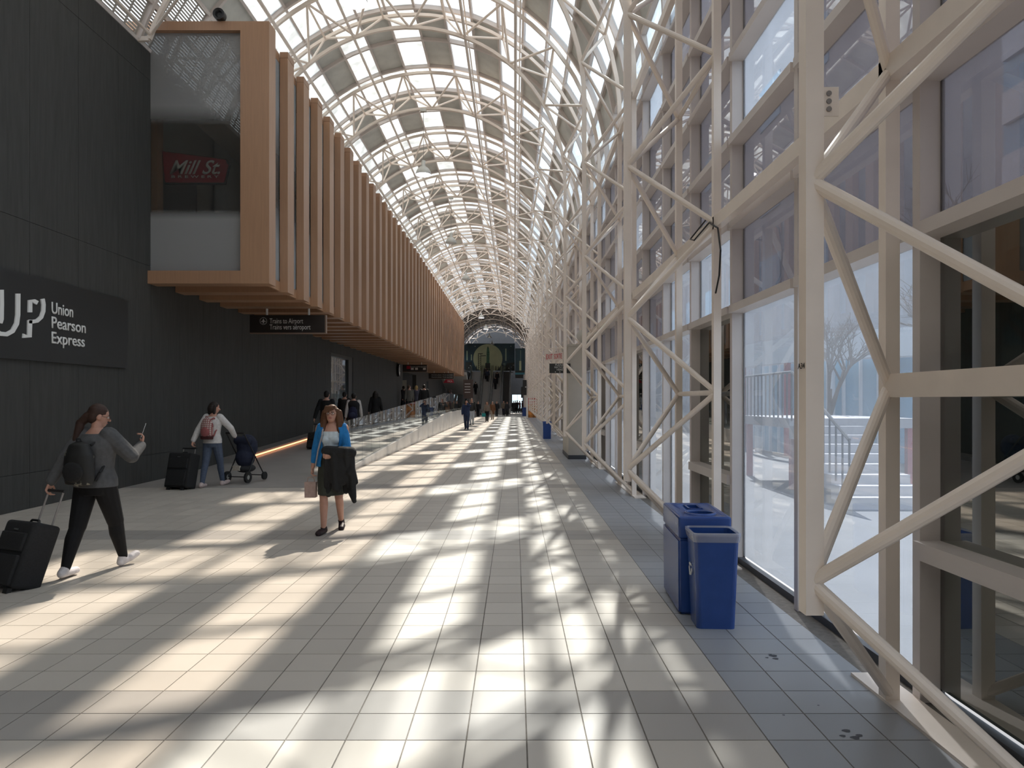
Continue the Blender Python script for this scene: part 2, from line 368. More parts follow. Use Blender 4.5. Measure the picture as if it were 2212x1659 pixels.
# ------------------------------------------------------------------ left wall
wl = struct(MB().box(-8.0, XW-.012, YA, 15.05, 0, 9.05).box(-8.0, XW-.012, 15.05, 29.8, 0, 4.4).box(-8.0, XW-.012, 29.8, 33.8, 3.75, 4.4)
            .box(-8.0, XW-.012, 33.8, 48.8, 0, 4.4).box(-8.0, XW-.012, 48.8, 55.5, 3.7, 4.4).box(-8.0, XW-.012, 55.5, 62, 0, 4.4).box(-8, XW-.012, 62, 63.4, 3.4, 4.4).box(-8.0, XW-.012, 63.4, 82, 0, 4.4).build('wall_left', 'wall'))
rows = [0.0, 0.57, 4.55, 8.47, 9.05]
def wpanel(y0, y1, z0, z1):
    if y1-y0 > .05: B(XW-.02, XW, y0+.004, y1-.004, z0+.004, z1-.004).build('panel', 'wall', wl)
y = YA
k = 0
ystart = 15.05-1.256*29
for i in range(29):
    a = ystart+1.256*i; b = a+1.256
    if b < YA: continue
    for z0, z1 in zip(rows[:-1], rows[1:]): wpanel(max(a, YA), b, z0, z1)
for i in range(54):
    a = 15.05+1.256*i; b = a+1.256
    for s0, s1, top in ((29.8, 33.8, 3.75), (48.8, 55.5, 3.7), (62, 63.4, 3.4)):
        if a < s1 and b > s0:
            if a < s0: wpanel(a, s0, .0, .57); wpanel(a, s0, .57, 4.35)
            if b > s1: wpanel(s1, b, .0, .57); wpanel(s1, b, .57, 4.35)
            wpanel(max(a, s0), min(b, s1), top, 4.35); break
    else:
        wpanel(a, b, .0, .57); wpanel(a, b, .57, 4.35)
# shopfront in the wall opening
d1 = empty('shopfront', (XW-.15, 31.8, .5), 'glazed shopfront with beige mural set into the dark wall', 'shopfront')
B(-8.75, -8.7, 29.5, 34.2, .3, 3.75).build('mural', 'mural', d1)
B(XW-.12, XW-.10, 29.95, 33.0, .55, 3.65).build('pane', 'balglass', d1)
B(XW-.16, XW-.02, 33.0, 33.8, .3, 3.75).build('door_jamb', 'signdark', d1)
B(XW-.16, XW-.02, 29.8, 33.0, 3.6, 3.75).build('head_rail', 'signdark', d1)
B(-8.6, -8.0, 29.75, 33.85, 3.75, 3.8).build('ceiling_panel', 'white', d1)
d2 = struct(B(-9.6, -9.5, 48, 64, 0, 4.2).build('wall_recess', 'enddark'))
B(-9.5, XW-.3, 48.6, 48.8, 0, 4.2).build('side_panel', 'enddark', d2); B(-9.5, XW-.3, 55.5, 55.7, 0, 4.2).build('side_panel', 'enddark', d2)
B(-9.5, XW-.3, 48.8, 63.4, 3.9, 4.0).build('top_panel', 'enddark', d2); B(-9.5, XW-.01, 48.8, 55.5, .80, .95).build('floor_panel', 'ramp', d2)
nb = B(-8.75, -8.45, 55.46, 55.51, 2.2, 3.3).build('notice_board', 'cream'); tag(nb, 'cream notice board inside the dark doorway', 'notice board')

struct(B(-9.75, -9.62, YA, YB+1, -.1, 10.2).build('wall_outer', 'enddark'))
struct(B(-9.75, 2.6, YA-.3, YA, -.1, 13.2).build('wall_back_added', 'enddark'))  # unseen end wall, added to shut out sky light from behind
struct(B(-9.62, -8.0, YA, 15.0, 9.0, 9.06).build('ceiling_left', 'enddark'))
# ------------------------------------------------------------------ right glass wall
wr = struct(B(XG-.07, XG+.03, YA, YB, 0, .06).build('wall_right', 'sill'))
trans = [2.68, 3.57, 4.46, 5.35, 6.24, 7.13]
mm = B(-.13, 0, -.0375, .0375, 0, ZS+.05).mesh('mullion', 'alu')
mg = B(-.012, .004, -.052, .052, 0, ZS+.05).mesh('gasket', 'gasket')
tmesh = B(-.165, .0, .03, BAY-.03, -.04, .04).mesh('transom', 'alu')
tm2 = B(-.165, .0, .03, BAY-.03, -.05, .05).mesh('transom', 'alu')
panes = []
far_m = MB(); far_t = MB()
for j in range(J0, J1):
    y = mull_y(j)
    if j < 26:
        o = linkobj('mullion', mm, wr, (XG, y, 0)); linkobj('gasket', mg, o)
        for z in trans: linkobj('transom', tmesh, wr, (XG, y, z))
        if j % 3 == 0: linkobj('transom', tm2, wr, (XG, y, .87))
    else:
        far_m.box(XG-.13, XG, y-.0375, y+.0375, 0, ZS+.05)
        for z in trans: far_t.box(XG-.165, XG, y+.03, y+BAY-.03, z-.04, z+.04)
    rws = [(.06, 2.68)]+list(zip(trans, trans[1:]+[ZS+.2]))
    if j % 3 == 0: rws = [(.06, .87), (.87, 2.68)]+rws[1:]
    for i, (z0, z1) in enumerate(rws):
        if j % 3 == 0 and z1 <= 2.7: mt = 'darkglass'
        elif z1 <= 2.7: mt = 'wallglass'
        elif (i+j) % 5 == 0: mt = 'wallglass'
        else: mt = 'wallglass2'
        panes.append((j, y+.03, y+BAY-.03, z0+.02, z1-.02, mt))
far_m.build('mullions_far', 'alu', wr, kind='stuff'); far_t.build('transoms_far', 'alu', wr, kind='stuff')
farp = {}
cnt = 0
for j, a, b, z0, z1, mt in panes:
    if j >= -1 and cnt < 290 and j < 38:
        B(XG-.014, XG-.006, a, b, z0, z1).build('pane', mt, wr); cnt += 1
    else: farp.setdefault(mt, MB()).box(XG-.014, XG-.006, a, b, z0, z1)
for mt, mb in farp.items(): mb.build('panes_far', mt, wr, kind='stuff')

# ------------------------------------------------------------------ vaulted glass roof
TH1 = math.radians(162)
def arcpts(R, a0, a1, n): return [arc(a0+(a1-a0)*i/n, R) for i in range(n+1)]
roof = struct(B(XW-.25, XW-.05, YA, YB, 9.0, 9.06).build('ceiling', 'aludark'))
rib = MB().sweep_xz(arcpts(RG, 0, TH1, 34), -.04, .04, -.13, .0).mesh('roof_rib', 'alu')
for j in range(J0, J1): linkobj('roof_rib', rib, roof, (0, mull_y(j), 0))
for i in range(1, 19):
    th = math.radians(9*i); x, z, nx, nz = arc(th, RG-.05); tx, tz = -nz, nx
    mb = MB(); hw, hd = .032, .05
    c = [(x+tx*a*hw+nx*b*hd, z+tz*a*hw+nz*b*hd) for a, b in ((-1,-1),(1,-1),(1,1),(-1,1))]
    mb.add([(q[0], yy, q[1]) for yy in (YA, YB) for q in c], [(0,1,2,3),(4,5,6,7),(0,1,5,4),(1,2,6,5),(2,3,7,6),(3,0,4,7)])
    mb.build('roof_purlin', 'alu', roof)
rp = {}
for i in range(18):
    for mt in ('roofglass', 'crownglass', 'diffglass', 'roofpanel', 'roofdark', 'perf'):
        a0, a1 = math.radians(9*i+.3), math.radians(9*i+8.7)
        if mt == 'perf':
            mb = MB(); n = 12
            for s_ in range(n):
                t0 = a0+(a1-a0)*s_/n; t1 = t0+(a1-a0)/n*.6
                mb.sweep_xz([arc(t0, RG-.02), arc(t1, RG-.02)], .04, BAY-.04, -.006, .006)
            for q in range(5): mb.sweep_xz([arc(a0, RG-.02), arc(a1, RG-.02)], .04+q*(BAY-.14)/4, .10+q*(BAY-.14)/4, -.005, .005)
        else: mb = MB().sweep_xz([arc(a0, RG-.02), arc(a1, RG-.02)], .04, BAY-.04, -.005, .005)
        rp[i, mt] = mb
cnt = 0; farp = {}; meshes = {}
order = []
for j in range(J0, J1-1):
    y = mull_y(j)
    for i in range(18):
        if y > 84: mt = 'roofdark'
        elif i >= 16: mt = 'perf' if 3 <= j <= 12 else 'roofpanel'
        elif j % 3 == 0: mt = 'roofglass'
        elif i % 2 == 0: mt = 'roofglass'
        else: mt = 'roofpanel'
        if mt == 'roofglass' and i >= 6: mt = 'crownglass' if i < 10 or y > 45 else 'diffglass'  # pane types placed to shape the sun: dimmed, then diffused, clearer again far off
        order.append((y if y > 11 and not (i >= 15 and y > 30) else 999+y, j, i, mt, y))
order.sort()
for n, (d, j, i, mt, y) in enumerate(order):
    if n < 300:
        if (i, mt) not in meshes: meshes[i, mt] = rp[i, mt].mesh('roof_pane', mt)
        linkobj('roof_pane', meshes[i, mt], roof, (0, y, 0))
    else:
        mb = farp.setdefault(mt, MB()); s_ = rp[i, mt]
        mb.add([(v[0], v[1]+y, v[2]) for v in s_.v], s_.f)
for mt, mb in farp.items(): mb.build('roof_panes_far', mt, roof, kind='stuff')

# ------------------------------------------------------------------ triangular lattice trusses
S_ = .04
def chord_mesh(X, R, z0, y, a1):
    pts = [(X, z0, 1, 0), (X, ZS, 1, 0)]+arcpts(R, math.radians(4), math.radians(a1), 30)
    return MB().sweep_xz(pts, y-S_, y+S_, -S_, S_)
HY = BAY/2
def loc_(p, y): return (p[0]-XO, y, p[1])
inner_nodes = [(XI, z) for z in (.9, 2.7, 4.5, 6.3)]+[arc(math.radians(a), RI)[:2] for a in (10, 30, 50, 70, 90, 110, 130, 150)]
def truss_kit(last, end):
    """meshes of one truss whose outer chords stop at angle end, with the last lacing node at angle last"""
    outer = [(XO, z) for z in (0.04, 1.8, 3.6, 5.4, 7.2)]+[arc(math.radians(a), RO)[:2] for a in (20, 40, 60, 80, 100, 120, 140, last)]
    dm = []; jn = MB()
    for i, p in enumerate(inner_nodes):
        for q in (outer[i], outer[i+1]):
            for s_ in (-1, 1):
                dm.append(MB().tube(loc_(p, 0), loc_(q, s_*HY), .031, 12).mesh('diagonal', 'steel')); jn.tube(loc_(p, 0), loc_(q, s_*HY), .031, 5)
    for p in outer[1:]:
        dm.append(MB().tube(loc_(p, -HY), loc_(p, HY), .03, 8).mesh('strut', 'steel')); jn.tube(loc_(p, -HY), loc_(p, HY), .03, 5)
    return dm, jn.mesh('lacing', 'steel'), [chord_mesh(XO, RO, 0.0, s_*HY, end).mesh('outer_chord', 'steel', (XO, 0, 0)) for s_ in (-1, 1)]
KIT_WALL = truss_kit(160, 161)        # carried by the roof edge above the wall
KIT_GALLERY = truss_kit(154, 155)     # stands on the gallery roof
cm_in = chord_mesh(XI, RI, .76, 0, 150).mesh('inner_chord', 'steel', (XO, 0, 0))
plate = B(-.045, .155, -1.24, 1.24, 0.0, .018).mesh('base_plate', 'steel')
big = B(-.045, .045, -HY, HY, 1.735, 1.865).mesh('strut', 'steel')
ex_, ez_ = arc(math.radians(161), RO)[:2]; fx_, fz_ = arc(math.radians(162), RG-.05)[:2]
shoe = [MB().bar((ex_-XO, s_*HY, ez_), (fx_-XO, s_*HY, fz_), .07, .09).mesh('end_shoe', 'steel') for s_ in (-1, 1)]
for k in range(-4, 20):
    yk = truss_y(k)
    r = empty('lattice_truss', (XO, yk, 0), 'cream steel triangular lattice truss rising past the glass wall and arching overhead', 'truss', 'arched lattice trusses of the glass vault') if k else \
        empty('lattice_truss', (XO, yk, 0), 'cream lattice truss marked A34 with a thick box strut at eye height', 'truss', 'arched lattice trusses of the glass vault')
    on_gallery = 15 < yk-HY and yk+HY < 72.2
    diag_meshes, joined, cm_o = KIT_GALLERY if on_gallery else KIT_WALL
    linkobj('inner_chord', cm_in, r)
    for m_ in cm_o: linkobj('outer_chord', m_, r)
    linkobj('base_plate', plate, r)
    if not on_gallery:
        for m_ in shoe: linkobj('end_shoe', m_, r)
    if k < 6:
        for m_ in diag_meshes: linkobj(m_.name.split('.')[0], m_, r)
    else: o = linkobj('lacing', joined, r); o['kind'] = 'stuff'
    if k == 0:
        linkobj('strut', big, r)
        text('lettering', 'A34', (XI-S_-.002, yk+.045, 1.86), (PI/2, 0, -PI/2), .075, .026, 'black', r, extr=.001)
        B(XI+.02, XI+.115, yk-.02, yk-.012, 2.99, 3.12).build('outlet_plate', 'steel', r)
        for dz in (3.09, 3.055, 3.02): MB().lathe((XI+.07, yk-.026, dz), [(.0, 0), (.012, 0), (.012, .006)], 10, 'y').build('outlet', 'aludark', r)
for z, hh in ((3.6, .13), (7.2, .13)):
    o = B(XO-.04, XO+.04, YA, YB, z-hh/2, z+hh/2).build('longitudinal_beam', 'steel')
    tag(o, 'long cream steel beam tying the trusses together '+('above head height' if z < 5 else 'high up where the vault springs'), 'beam')
for a, nm in ((47, 'on the window side of the vault'), (69, 'beside the crown nearer the glass wall'), (111, 'beside the crown nearer the wooden gallery'), (133, 'low on the gallery side of the vault')):
    x, z, nx, nz = arc(math.radians(a), RI)
    o = MB().tube((x, YA, z), (x, YB, z), .038, 8).tube((x+nx*.16, YA, z+nz*.16), (x+nx*.16, YB, z+nz*.16), .02, 6).build('roof_tie_tube', 'steel', smooth=False)
    tag(o, 'long cream roof tube '+nm, 'tube')

# ------------------------------------------------------------------ wooden slatted gallery
GX, GG = -5.15, -5.33          # fin front, glass plane
GY0, GY1 = 14.9, 72.0; ZB, ZT = 4.17, 9.62
gal = empty('wooden_gallery', (-6.4, GY0, ZB), 'raised honey wood gallery with close vertical fins and ribbed soffit', 'gallery')
jamb = B(-5.756, GX, GY0, GY0+.4, ZB, 9.67).build('portal_jamb', 'wood', gal)
B(-9.6, -5.756, GY0, GY0+.3, 9.48, 9.67).build('portal_head', 'wood', gal)
B(-9.6, -5.756, GY0, GY0+.4, ZB, 4.44).build('portal_sill', 'wood', gal)
B(-8.02, -7.72, GY0+.45, GY0+.7, 4.44, 9.48).build('inner_post', 'wood', gal)
B(-9.6, -5.756, GY0+.12, GY0+.135, 4.44, 9.48).build('front_pane', 'filmglass', gal)
fin = B(GG, GX, 0, .45, ZB, ZT-.14).mesh('fin', 'wood', (-6.4, GY0, ZB)); cap = B(GG, GX+.004, -.004, .454, ZT-.135, ZT).mesh('fin_cap', 'wood', (-6.4, GY0, ZB))
ribm = B(XW, GG, 0, .45, ZB, ZB+.22).mesh('soffit_rib', 'wood', (-6.4, GY0, ZB))
for m_ in (fin, cap, ribm):
    for v in m_.vertices: v.co.y += GY0
nf = int((GY1-GY0)/1.22)
for k in range(1, nf+1):
    y = 1.22*k
    linkobj('fin', fin, gal, (0, y, 0)); linkobj('fin_cap', cap, gal, (0, y, 0)); linkobj('soffit_rib', ribm, gal, (0, y, 0))
for k in range(nf):
    y = GY0+1.22*k
    B(GG-.03, GG-.015, y+.45, y+1.22, ZB+.22, ZT-.25).build('strip_pane', 'stripglass', gal)
    B(GG-.05, GG-.01, y+.40, y+1.22, ZT-.25, ZT-.06).build('head_board', 'wood', gal)
    B(GG-.05, GG, y+.40, y+1.22, ZB+.03, ZB+.24).build('edge_board', 'wood', gal)
B(-9.6, GG-.05, GY0+.4, GY1+.2, ZB+.23, ZB+.33).build('soffit_board', 'wood', gal)
B(-9.6, GG-.04, GY0+.3, GY1+.2, ZT-.14, ZT-.04).build('gallery_roof', 'white', gal)
B(-9.7, -9.6, GY0+.2, GY1+.2, ZB+.2, ZT).build('gallery_rear_wall', 'white', gal)
B(-9.6, GX, GY1, GY1+.2, ZB, ZT).build('gallery_end_wall', 'wood', gal)
B(-9.6, GG-.06, 24.0, 24.1, ZB+.3, ZT-.1).build('gallery_partition', 'enddark', gal)
B(-7.2, -5.5, 19.2, 19.3, ZB+.3, ZT-.1).build('gallery_room_wall', 'cream', gal)
B(-9.4, -7.2, 17.0, 17.1, ZB+.3, ZT-.1).build('gallery_side_wall', 'beigebox', gal)
B(-7.28, -7.2, 17.0, 19.2, ZB+.3, ZT-.1).build('gallery_return_wall', 'beigebox', gal)
B(-9.4, -7.6, 16.95, 17.0, 5.2, 7.4).build('gallery_window', 'aludark', gal)
B(-6.78, -6.66, 19.16, 19.2, 6.15, 6.4).build('switch_plate', 'black', gal)
B(-6.33, -6.29, 19.16, 19.2, 4.6, 6.5).build('door_gap', 'aludark', gal); B(-5.85, -5.8, 19.16, 19.2, 4.6, 6.0).build('door_gap', 'aludark', gal)
MB().add([(-6.9,15.4,7.7),(-5.4,15.4,7.7),(-5.4,19.2,7.15),(-6.4,19.2,7.15),(-6.9,15.4,7.78),(-5.4,15.4,7.78),(-5.4,19.2,7.23),(-6.4,19.2,7.23)], [(0,1,2,3),(4,5,6,7),(0,1,5,4),(1,2,6,5),(2,3,7,6),(3,0,4,7)]).build('gallery_bulkhead', 'beigebox', gal)
# red brewery sign behind the pane
bs = empty('brewery_sign', (-7.0, 15.55, 6.5), 'red angled brewery sign with white script behind the gallery pane', 'sign')
def bq(u, v, d): q = px(u, v, 15.55); return (q.x, 15.55+d, q.z)
MB().prism([(351,327),(487,345),(489,352),(493,356),(484,392),(482,394),(358,394),(356,390)], bq, 0, .06).build('sign_board', 'red', bs)
MB().prism([(349,325),(488,343),(495,356),(486,397),(355,397)], bq, .02, .08).build('sign_rim', 'signdark', bs)
q0 = px(367, 376, 15.55)
text('lettering', 'Mill St.', (q0.x, 15.54, q0.z), (PI/2, 0, 0), px(476,0,15.55).x-q0.x, .30, 'signwhite', bs, shear=.45, extr=.006, bold=.012)
q1 = px(371, 384.5, 15.55)
text('lettering', 'B R E W E R Y', (q1.x, 15.54, q1.z), (PI/2, 0, 0), px(473,0,15.55).x-q1.x, .055, 'signwhite', bs, extr=.006)
o = MB().lathe((-6.18, 14.9, 9.785), [(.0, -.02), (.05, -.03), (.075, -.07), (.12, -.09), (.12, .05), (.08, .12), (0, .14)], 20, 'y').build('roof_speaker', 'black', smooth=False)
tag(o, 'round black loudspeaker on top of the wooden gallery', 'loudspeaker')

# ------------------------------------------------------------------ wall sign with rail link logo
us = empty('wall_sign', (XW+.03, 12, 2.35), 'wide charcoal wall sign with white UP logo and lettering', 'sign')
B(XW, XW+.06, 9.2, 14.04, 2.35, 3.69).build('sign_board', 'signdark', us)
def wq(u, v, d):   # crop pixels (x3.16 of region 0,500) -> wall plane
    x, y_ = u/3.16, 500+v/3.16; Y = (-XW-.06)*F/(1112-x); return (XW+.06+d, Y, H-(y_-865)/F*Y)
def stroke(pts, wid):
    """thick polyline polygon in crop pixels"""
    L, R_ = [], []
    for i, p in enumerate(pts):
        a = Vector(pts[max(0, i-1)]); b = Vector(pts[min(len(pts)-1, i+1)]); d = (b-a).normalized(); n = Vector((-d.y, d.x))*wid/2
        L.append((p[0]+n.x, p[1]+n.y)); R_.append((p[0]-n.x, p[1]-n.y))
    return L+R_[::-1]
def thick(name, pts, wid, parent, mat='signwhite'):
    mb = MB(); L = stroke(pts, wid); n = len(pts)
    for i in range(n-1):
        mb.prism([L[i], L[i+1], L[2*n-2-i], L[2*n-1-i]], wq, .0, .02)
    return mb.build(name, mat, parent)
thick('letter_u', [(-88,380),(-88,560),(-78,620),(-50,670),(-5,698),(40,702),(80,680),(108,630),(116,570),(117,424)], 29, us)
thick('letter_u', [(5,398),(6,500),(4,600),(-4,625)], 26, us)
thick('letter_p', [(199,552),(200,474),(228,476),(250,488)], 27, us)
thick('letter_p', [(285,460),(292,500),(290,545),(276,585),(248,610),(215,616),(190,614)], 25, us)
thick('letter_p', [(198,606),(195,716),(150,712)], 30, us)
for i, (s_, z, y1) in enumerate((('Union', 3.155, 12.28), ('Pearson', 2.915, 12.64), ('Express', 2.665, 12.61))):
    text('lettering', s_, (XW+.064, 11.71, z), (PI/2, 0, PI/2), y1-11.71, .19, 'signwhite', us, extr=.008, bold=.012)

# ------------------------------------------------------------------ hanging signs on the left
def hang_sign(name, label, x0, x1, Y, z0, z1, mat='signbrown'):
    r = empty(name, ((x0+x1)/2, Y, z0), label, 'sign')
    B(x0, x1, Y-.05, Y+.05, z0, z1).build('sign_board', mat, r)
    B(x1, x1+.03, Y-.06, Y+.06, z0-.015, z1).build('sign_edge', 'signframe', r); B(x0, x1, Y-.06, Y+.06, z0-.03, z0).build('sign_edge', 'signframe', r)
    for f_ in (.22, .78): x = x0+(x1-x0)*f_; MB().tube((x, Y, z1-.01), (x, Y, 4.42), .03, 8).build('hanger', 'white', r)
    return r
YS = 19.0
s1 = hang_sign('hanging_sign', 'dark hanging sign reading Trains to Airport under the wooden soffit', px(541,0,YS).x, px(703,0,YS).x, YS, px(0,719,YS).z, px(0,681,YS).z)
for s_, u0, u1, v in (('Trains to Airport', 584, 656, 699), ('Trains vers aéroport', 584, 672, 712)):
    q = px(u0, v, YS); text('lettering', s_, (q.x, YS-.052, q.z), (PI/2, 0, 0), px(u1,0,YS).x-q.x, .135, 'signtext', s1, extr=.003)
q = px(570.5, 694, YS)
MB().lathe((q.x, YS-.053, q.z), [(.088, 0), (.096, 0), (.096, .01), (.088, .01)], 24, 'y').build('icon_ring', 'signtext', s1)
def pl(u, v, d): return (q.x+u, YS-.054+d, q.z+v)
MB().prism([(0,.065),(.012,.05),(.012,.018),(.062,-.012),(.062,-.026),(.012,-.012),(.009,-.042),(.024,-.055),(.024,-.064),(0,-.057),(-.024,-.064),(-.024,-.055),(-.009,-.042),(-.012,-.012),(-.062,-.026),(-.062,-.012),(-.012,.018),(-.012,.05)], pl, 0, .003).build('airplane_icon', 'signtext', s1)
Y2 = 46.5
s2 = hang_sign('hanging_sign', 'dark currency exchange hanging sign with small flags above the doorway', px(870,0,Y2).x, px(922,0,Y2).x, Y2, px(0,803,Y2).z, px(0,788,Y2).z)
q = px(886, 793.5, Y2); text('lettering', 'Currency and Foreign Exch', (q.x, Y2-.052, q.z), (PI/2,0,0), px(921,0,Y2).x-q.x, .08, 'signtext', s2)
for u in (891, 900, 917): q = px(u, 799, Y2); B(q.x-.09, q.x+.09, Y2-.056, Y2-.05, q.z, q.z+.13).build('flag', 'exitback', s2)
q = px(883, 797, Y2); B(q.x-.13, q.x+.13, Y2-.056, Y2-.05, q.z, q.z+.2).build('logo', 'red', s2)
Y3 = 60.0
s3 = hang_sign('hanging_sign', 'dark two-line hanging sign further along the wooden soffit', px(926,0,Y3).x, px(980,0,Y3).x, Y3, px(0,818,Y3).z, px(0,806,Y3).z)
for v in (811, 815.5):
    q = px(932, v, Y3); text('lettering', 'Attention please / Accès aux trains', (q.x, Y3-.052, q.z), (PI/2,0,0), px(978,0,Y3).x-q.x, .10, 'signtext', s3)
Y4 = 61.5
s4 = empty('red_sign', (px(969,0,Y4).x, Y4, px(0,827,Y4).z), 'small red arrow-shaped sign with white letters over the counter', 'sign')
def rq(u, v, d): g = px(u, v, Y4); return (g.x, Y4+d, g.z)
MB().prism([(957,827),(963,819.5),(978,819.5),(981,827)], rq, 0, .08).build('sign_board', 'red', s4)
q = px(966, 825.5, Y4); text('lettering', 'YMCA', (q.x, Y4-.004, q.z), (PI/2,0,0), px(977,0,Y4).x-q.x, .15, 'signwhite', s4)
MB().tube((px(960,0,Y4).x, Y4+.04, px(0,820,Y4).z-.02), (px(960,0,Y4).x, Y4+.04, 4.42), .03).build('hanger', 'white', s4)
# counter stand, directory board, wall clock
k1 = empty('info_stand', (px(960,0,62).x, 62, .95), 'dark upright information stand with white print under the red sign', 'stand')
B(px(956,0,62).x, px(964,0,62).x, 61.9, 62.1, .95, 2.75).build('panel', 'signdark', k1)
for z in (1.3, 1.6, 1.9, 2.2): B(px(958,0,62).x, px(962,0,62).x, 61.88, 61.9, z, z+.14).build('print', 'signtext', k1)
k2 = empty('directory_board', (px(1011,0,70).x, 70, .95), 'brown directory board with pale lines at the end of the gallery', 'board')
B(px(1001,0,70).x, px(1022,0,70).x, 69.9, 70, 1.9, px(0,820,70).z).build('panel', 'darkbrown', k2)
for x in (1003, 1020): B(px(x,0,70).x-.04, px(x,0,70).x+.04, 69.92, 69.98, .95, 1.95).build('post', 'signdark', k2)
for v in (830, 836, 842, 848): B(px(1004,0,70).x, px(1016,0,70).x, 69.88, 69.9, px(0,v,70).z, px(0,v,70).z+.05).build('print', 'signtext', k2)
ck = empty('wall_clock', (XW, 46.6, 3.3), 'round wall clock with dark rim on the grey wall', 'clock')
MB().lathe((XW, 46.6, 3.7), [(.0, 0), (.42, 0), (.42, .16), (.37, .16), (.37, .13)], 28, 'x').build('rim', 'black', ck)
MB().lathe((XW, 46.6, 3.7), [(.37, .135), (0, .135)], 28, 'x').build('dial', 'signwhite', ck)
MB().bar((XW+.145, 46.6, 3.7), (XW+.145, 46.6, 3.98), .02, .03, (1,0,0)).build('hand', 'black', ck); MB().bar((XW+.145, 46.6, 3.7), (XW+.145, 46.78, 3.6), .02, .03, (1,0,0)).build('hand', 'black', ck)

# ------------------------------------------------------------------ pendant lamps
for k in range(2, 20, 2):
    y = truss_y(k); x = -3.1; zb = 9.37
    r = empty('pendant_lamp', (x, y, zb), 'bell-shaped aluminium pendant lamp hung by a wire from the vault' if k not in (12, 14) else 'bell-shaped pendant lamp glowing white, deep in the vault', 'lamp', 'pendant lamps under the vault')
    MB().lathe((x, y, zb), [(.265, 0), (.27, .02), (.25, .10), (.19, .2), (.11, .27), (.07, .30), (.07, .48), (.03, .5), (0, .5)], 22).build('lamp_shade', 'lampshade', r, smooth=True)
    MB().lathe((x, y, zb), [(.255, .01), (0, .01)], 22).build('lens', 'lamplit' if k in (2, 4, 12, 14) else 'signwhite', r)
    MB().tube((x, y, zb+.49), (x, y, ZS+RI-.02), .008, 6).build('wire', 'aludark', r)
    MB().box(x-.10, x+.10, y-.06, y+.06, ZS+RI-.12, ZS+RI-.02).build('mount', 'lampshade', r)

# ------------------------------------------------------------------ pillar, exit and recycling signs
pb = empty('beige_cabinet', (1.85, 21.9, 0), 'tall beige service cabinet with dark foot between the trusses', 'cabinet')
B(1.57, 2.08, 20.75, 20.78, .12, 3.3).build('front_panel', 'beigebox', pb); B(1.57, 2.08, 20.78, 23.2, .12, 3.3).build('body', 'beigebox', pb)
B(1.56, 2.09, 20.74, 23.2, 0, .12).build('plinth', 'sill', pb); B(1.55, 2.1, 20.73, 23.25, 3.3, 3.36).build('top', 'beigebox', pb)
B(1.56, 1.57, 21.5, 22.6, 1.0, 2.2).build('hatch', 'cream', pb)
o = MB().lathe((1.98, 20.95, 3.6), [(0, -.2), (.18, -.18), (.12, -.05), (.08, .1), (0, .12)], 18, 'y').box(1.95, 2.01, 20.92, 20.98, 3.36, 3.5).build('horn_speaker', 'lampshade'); tag(o, 'small horn loudspeaker on top of the beige cabinet', 'loudspeaker')
ex = empty('exit_sign', (1.27, 22.65, 3.0), 'white and red EXIT SORTIE sign held out from the beige cabinet', 'sign')
ex0, ex1 = Vector((1.0, 22.95, 0)), Vector((1.53, 22.35, 0)); ed = (ex1-ex0).normalized(); en = Vector((ed.y, -ed.x, 0))
MB().bar(ex0+Vector((0, 0, 3.12)), ex1+Vector((0, 0, 3.12)), .05, .24).build('sign_board', 'exitback', ex)
for s_, t0, wd in (('EXIT', .05, .29), ('SORTIE', .41, .35)):
    p_ = ex0+ed*t0+en*.026; text('lettering', s_, (p_.x, p_.y, 3.04), (PI/2, 0, math.atan2(ed.y, ed.x)), wd, .16, 'exitred', ex, extr=.003)
MB().bar(ex0+ed*.05+Vector((0, 0, 3.375)), ex1+ed*.35+Vector((0, 0, 3.375)), .03, .03).build('bracket', 'steel', ex)
for t0 in (.12, .70): p_ = ex0+ed*t0; MB().tube((p_.x, p_.y, 3.23), (p_.x, p_.y, 3.37), .012).build('hanger', 'steel', ex)
yr = 20.66
rc = empty('recycling_sign', (1.3, yr, 2.5), 'dark PLEASE RECYCLE HERE sign on the corner of the beige cabinet', 'sign')
B(1.007, 1.62, yr, yr+.04, 2.51, 2.79).build('sign_board', 'signdark', rc); B(1.575, 1.615, yr+.03, 20.76, 2.58, 2.72).build('bracket', 'aludark', rc)
for s_, z in (('PLEASE', 2.725), ('RECYCLE', 2.655), ('HERE', 2.585)): text('lettering', s_, (1.31-.022*len(s_), yr-.001, z), (PI/2,0,0), .044*len(s_), .052, 'signtext', rc)
for x in (1.18, 1.31, 1.44): MB().lathe((x, yr-.002, 2.545), [(0, 0), (.014, 0)], 8, 'y').build('arrow_icon', 'signtext', rc)

# ------------------------------------------------------------------ bins
b1 = empty('recycling_bin', (1.54, 6.07, 0), 'large blue recycling bin with lid openings beside the glass wall', 'bin', rotz=math.radians(-3))
def loc_mesh(name, me, parent, loc): 
    return linkobj(name, me, parent, loc)
bm = bmesh.new(); bmesh.ops.create_cube(bm, size=1)
for v in bm.verts:
    s_ = .975 if v.co.z < 0 else 1
    v.co = Vector((v.co.x*.42*s_, v.co.y*.80*s_, v.co.z*.605))
bmesh.ops.bevel(bm, geom=bm.edges[:], offset=.018, segments=3, affect='EDGES'); me = bpy.data.meshes.new('body'); bm.to_mesh(me); bm.free(); me.materials.append(M['blue'])
loc_mesh('body', me, b1, (0, 0, .3025+.004))
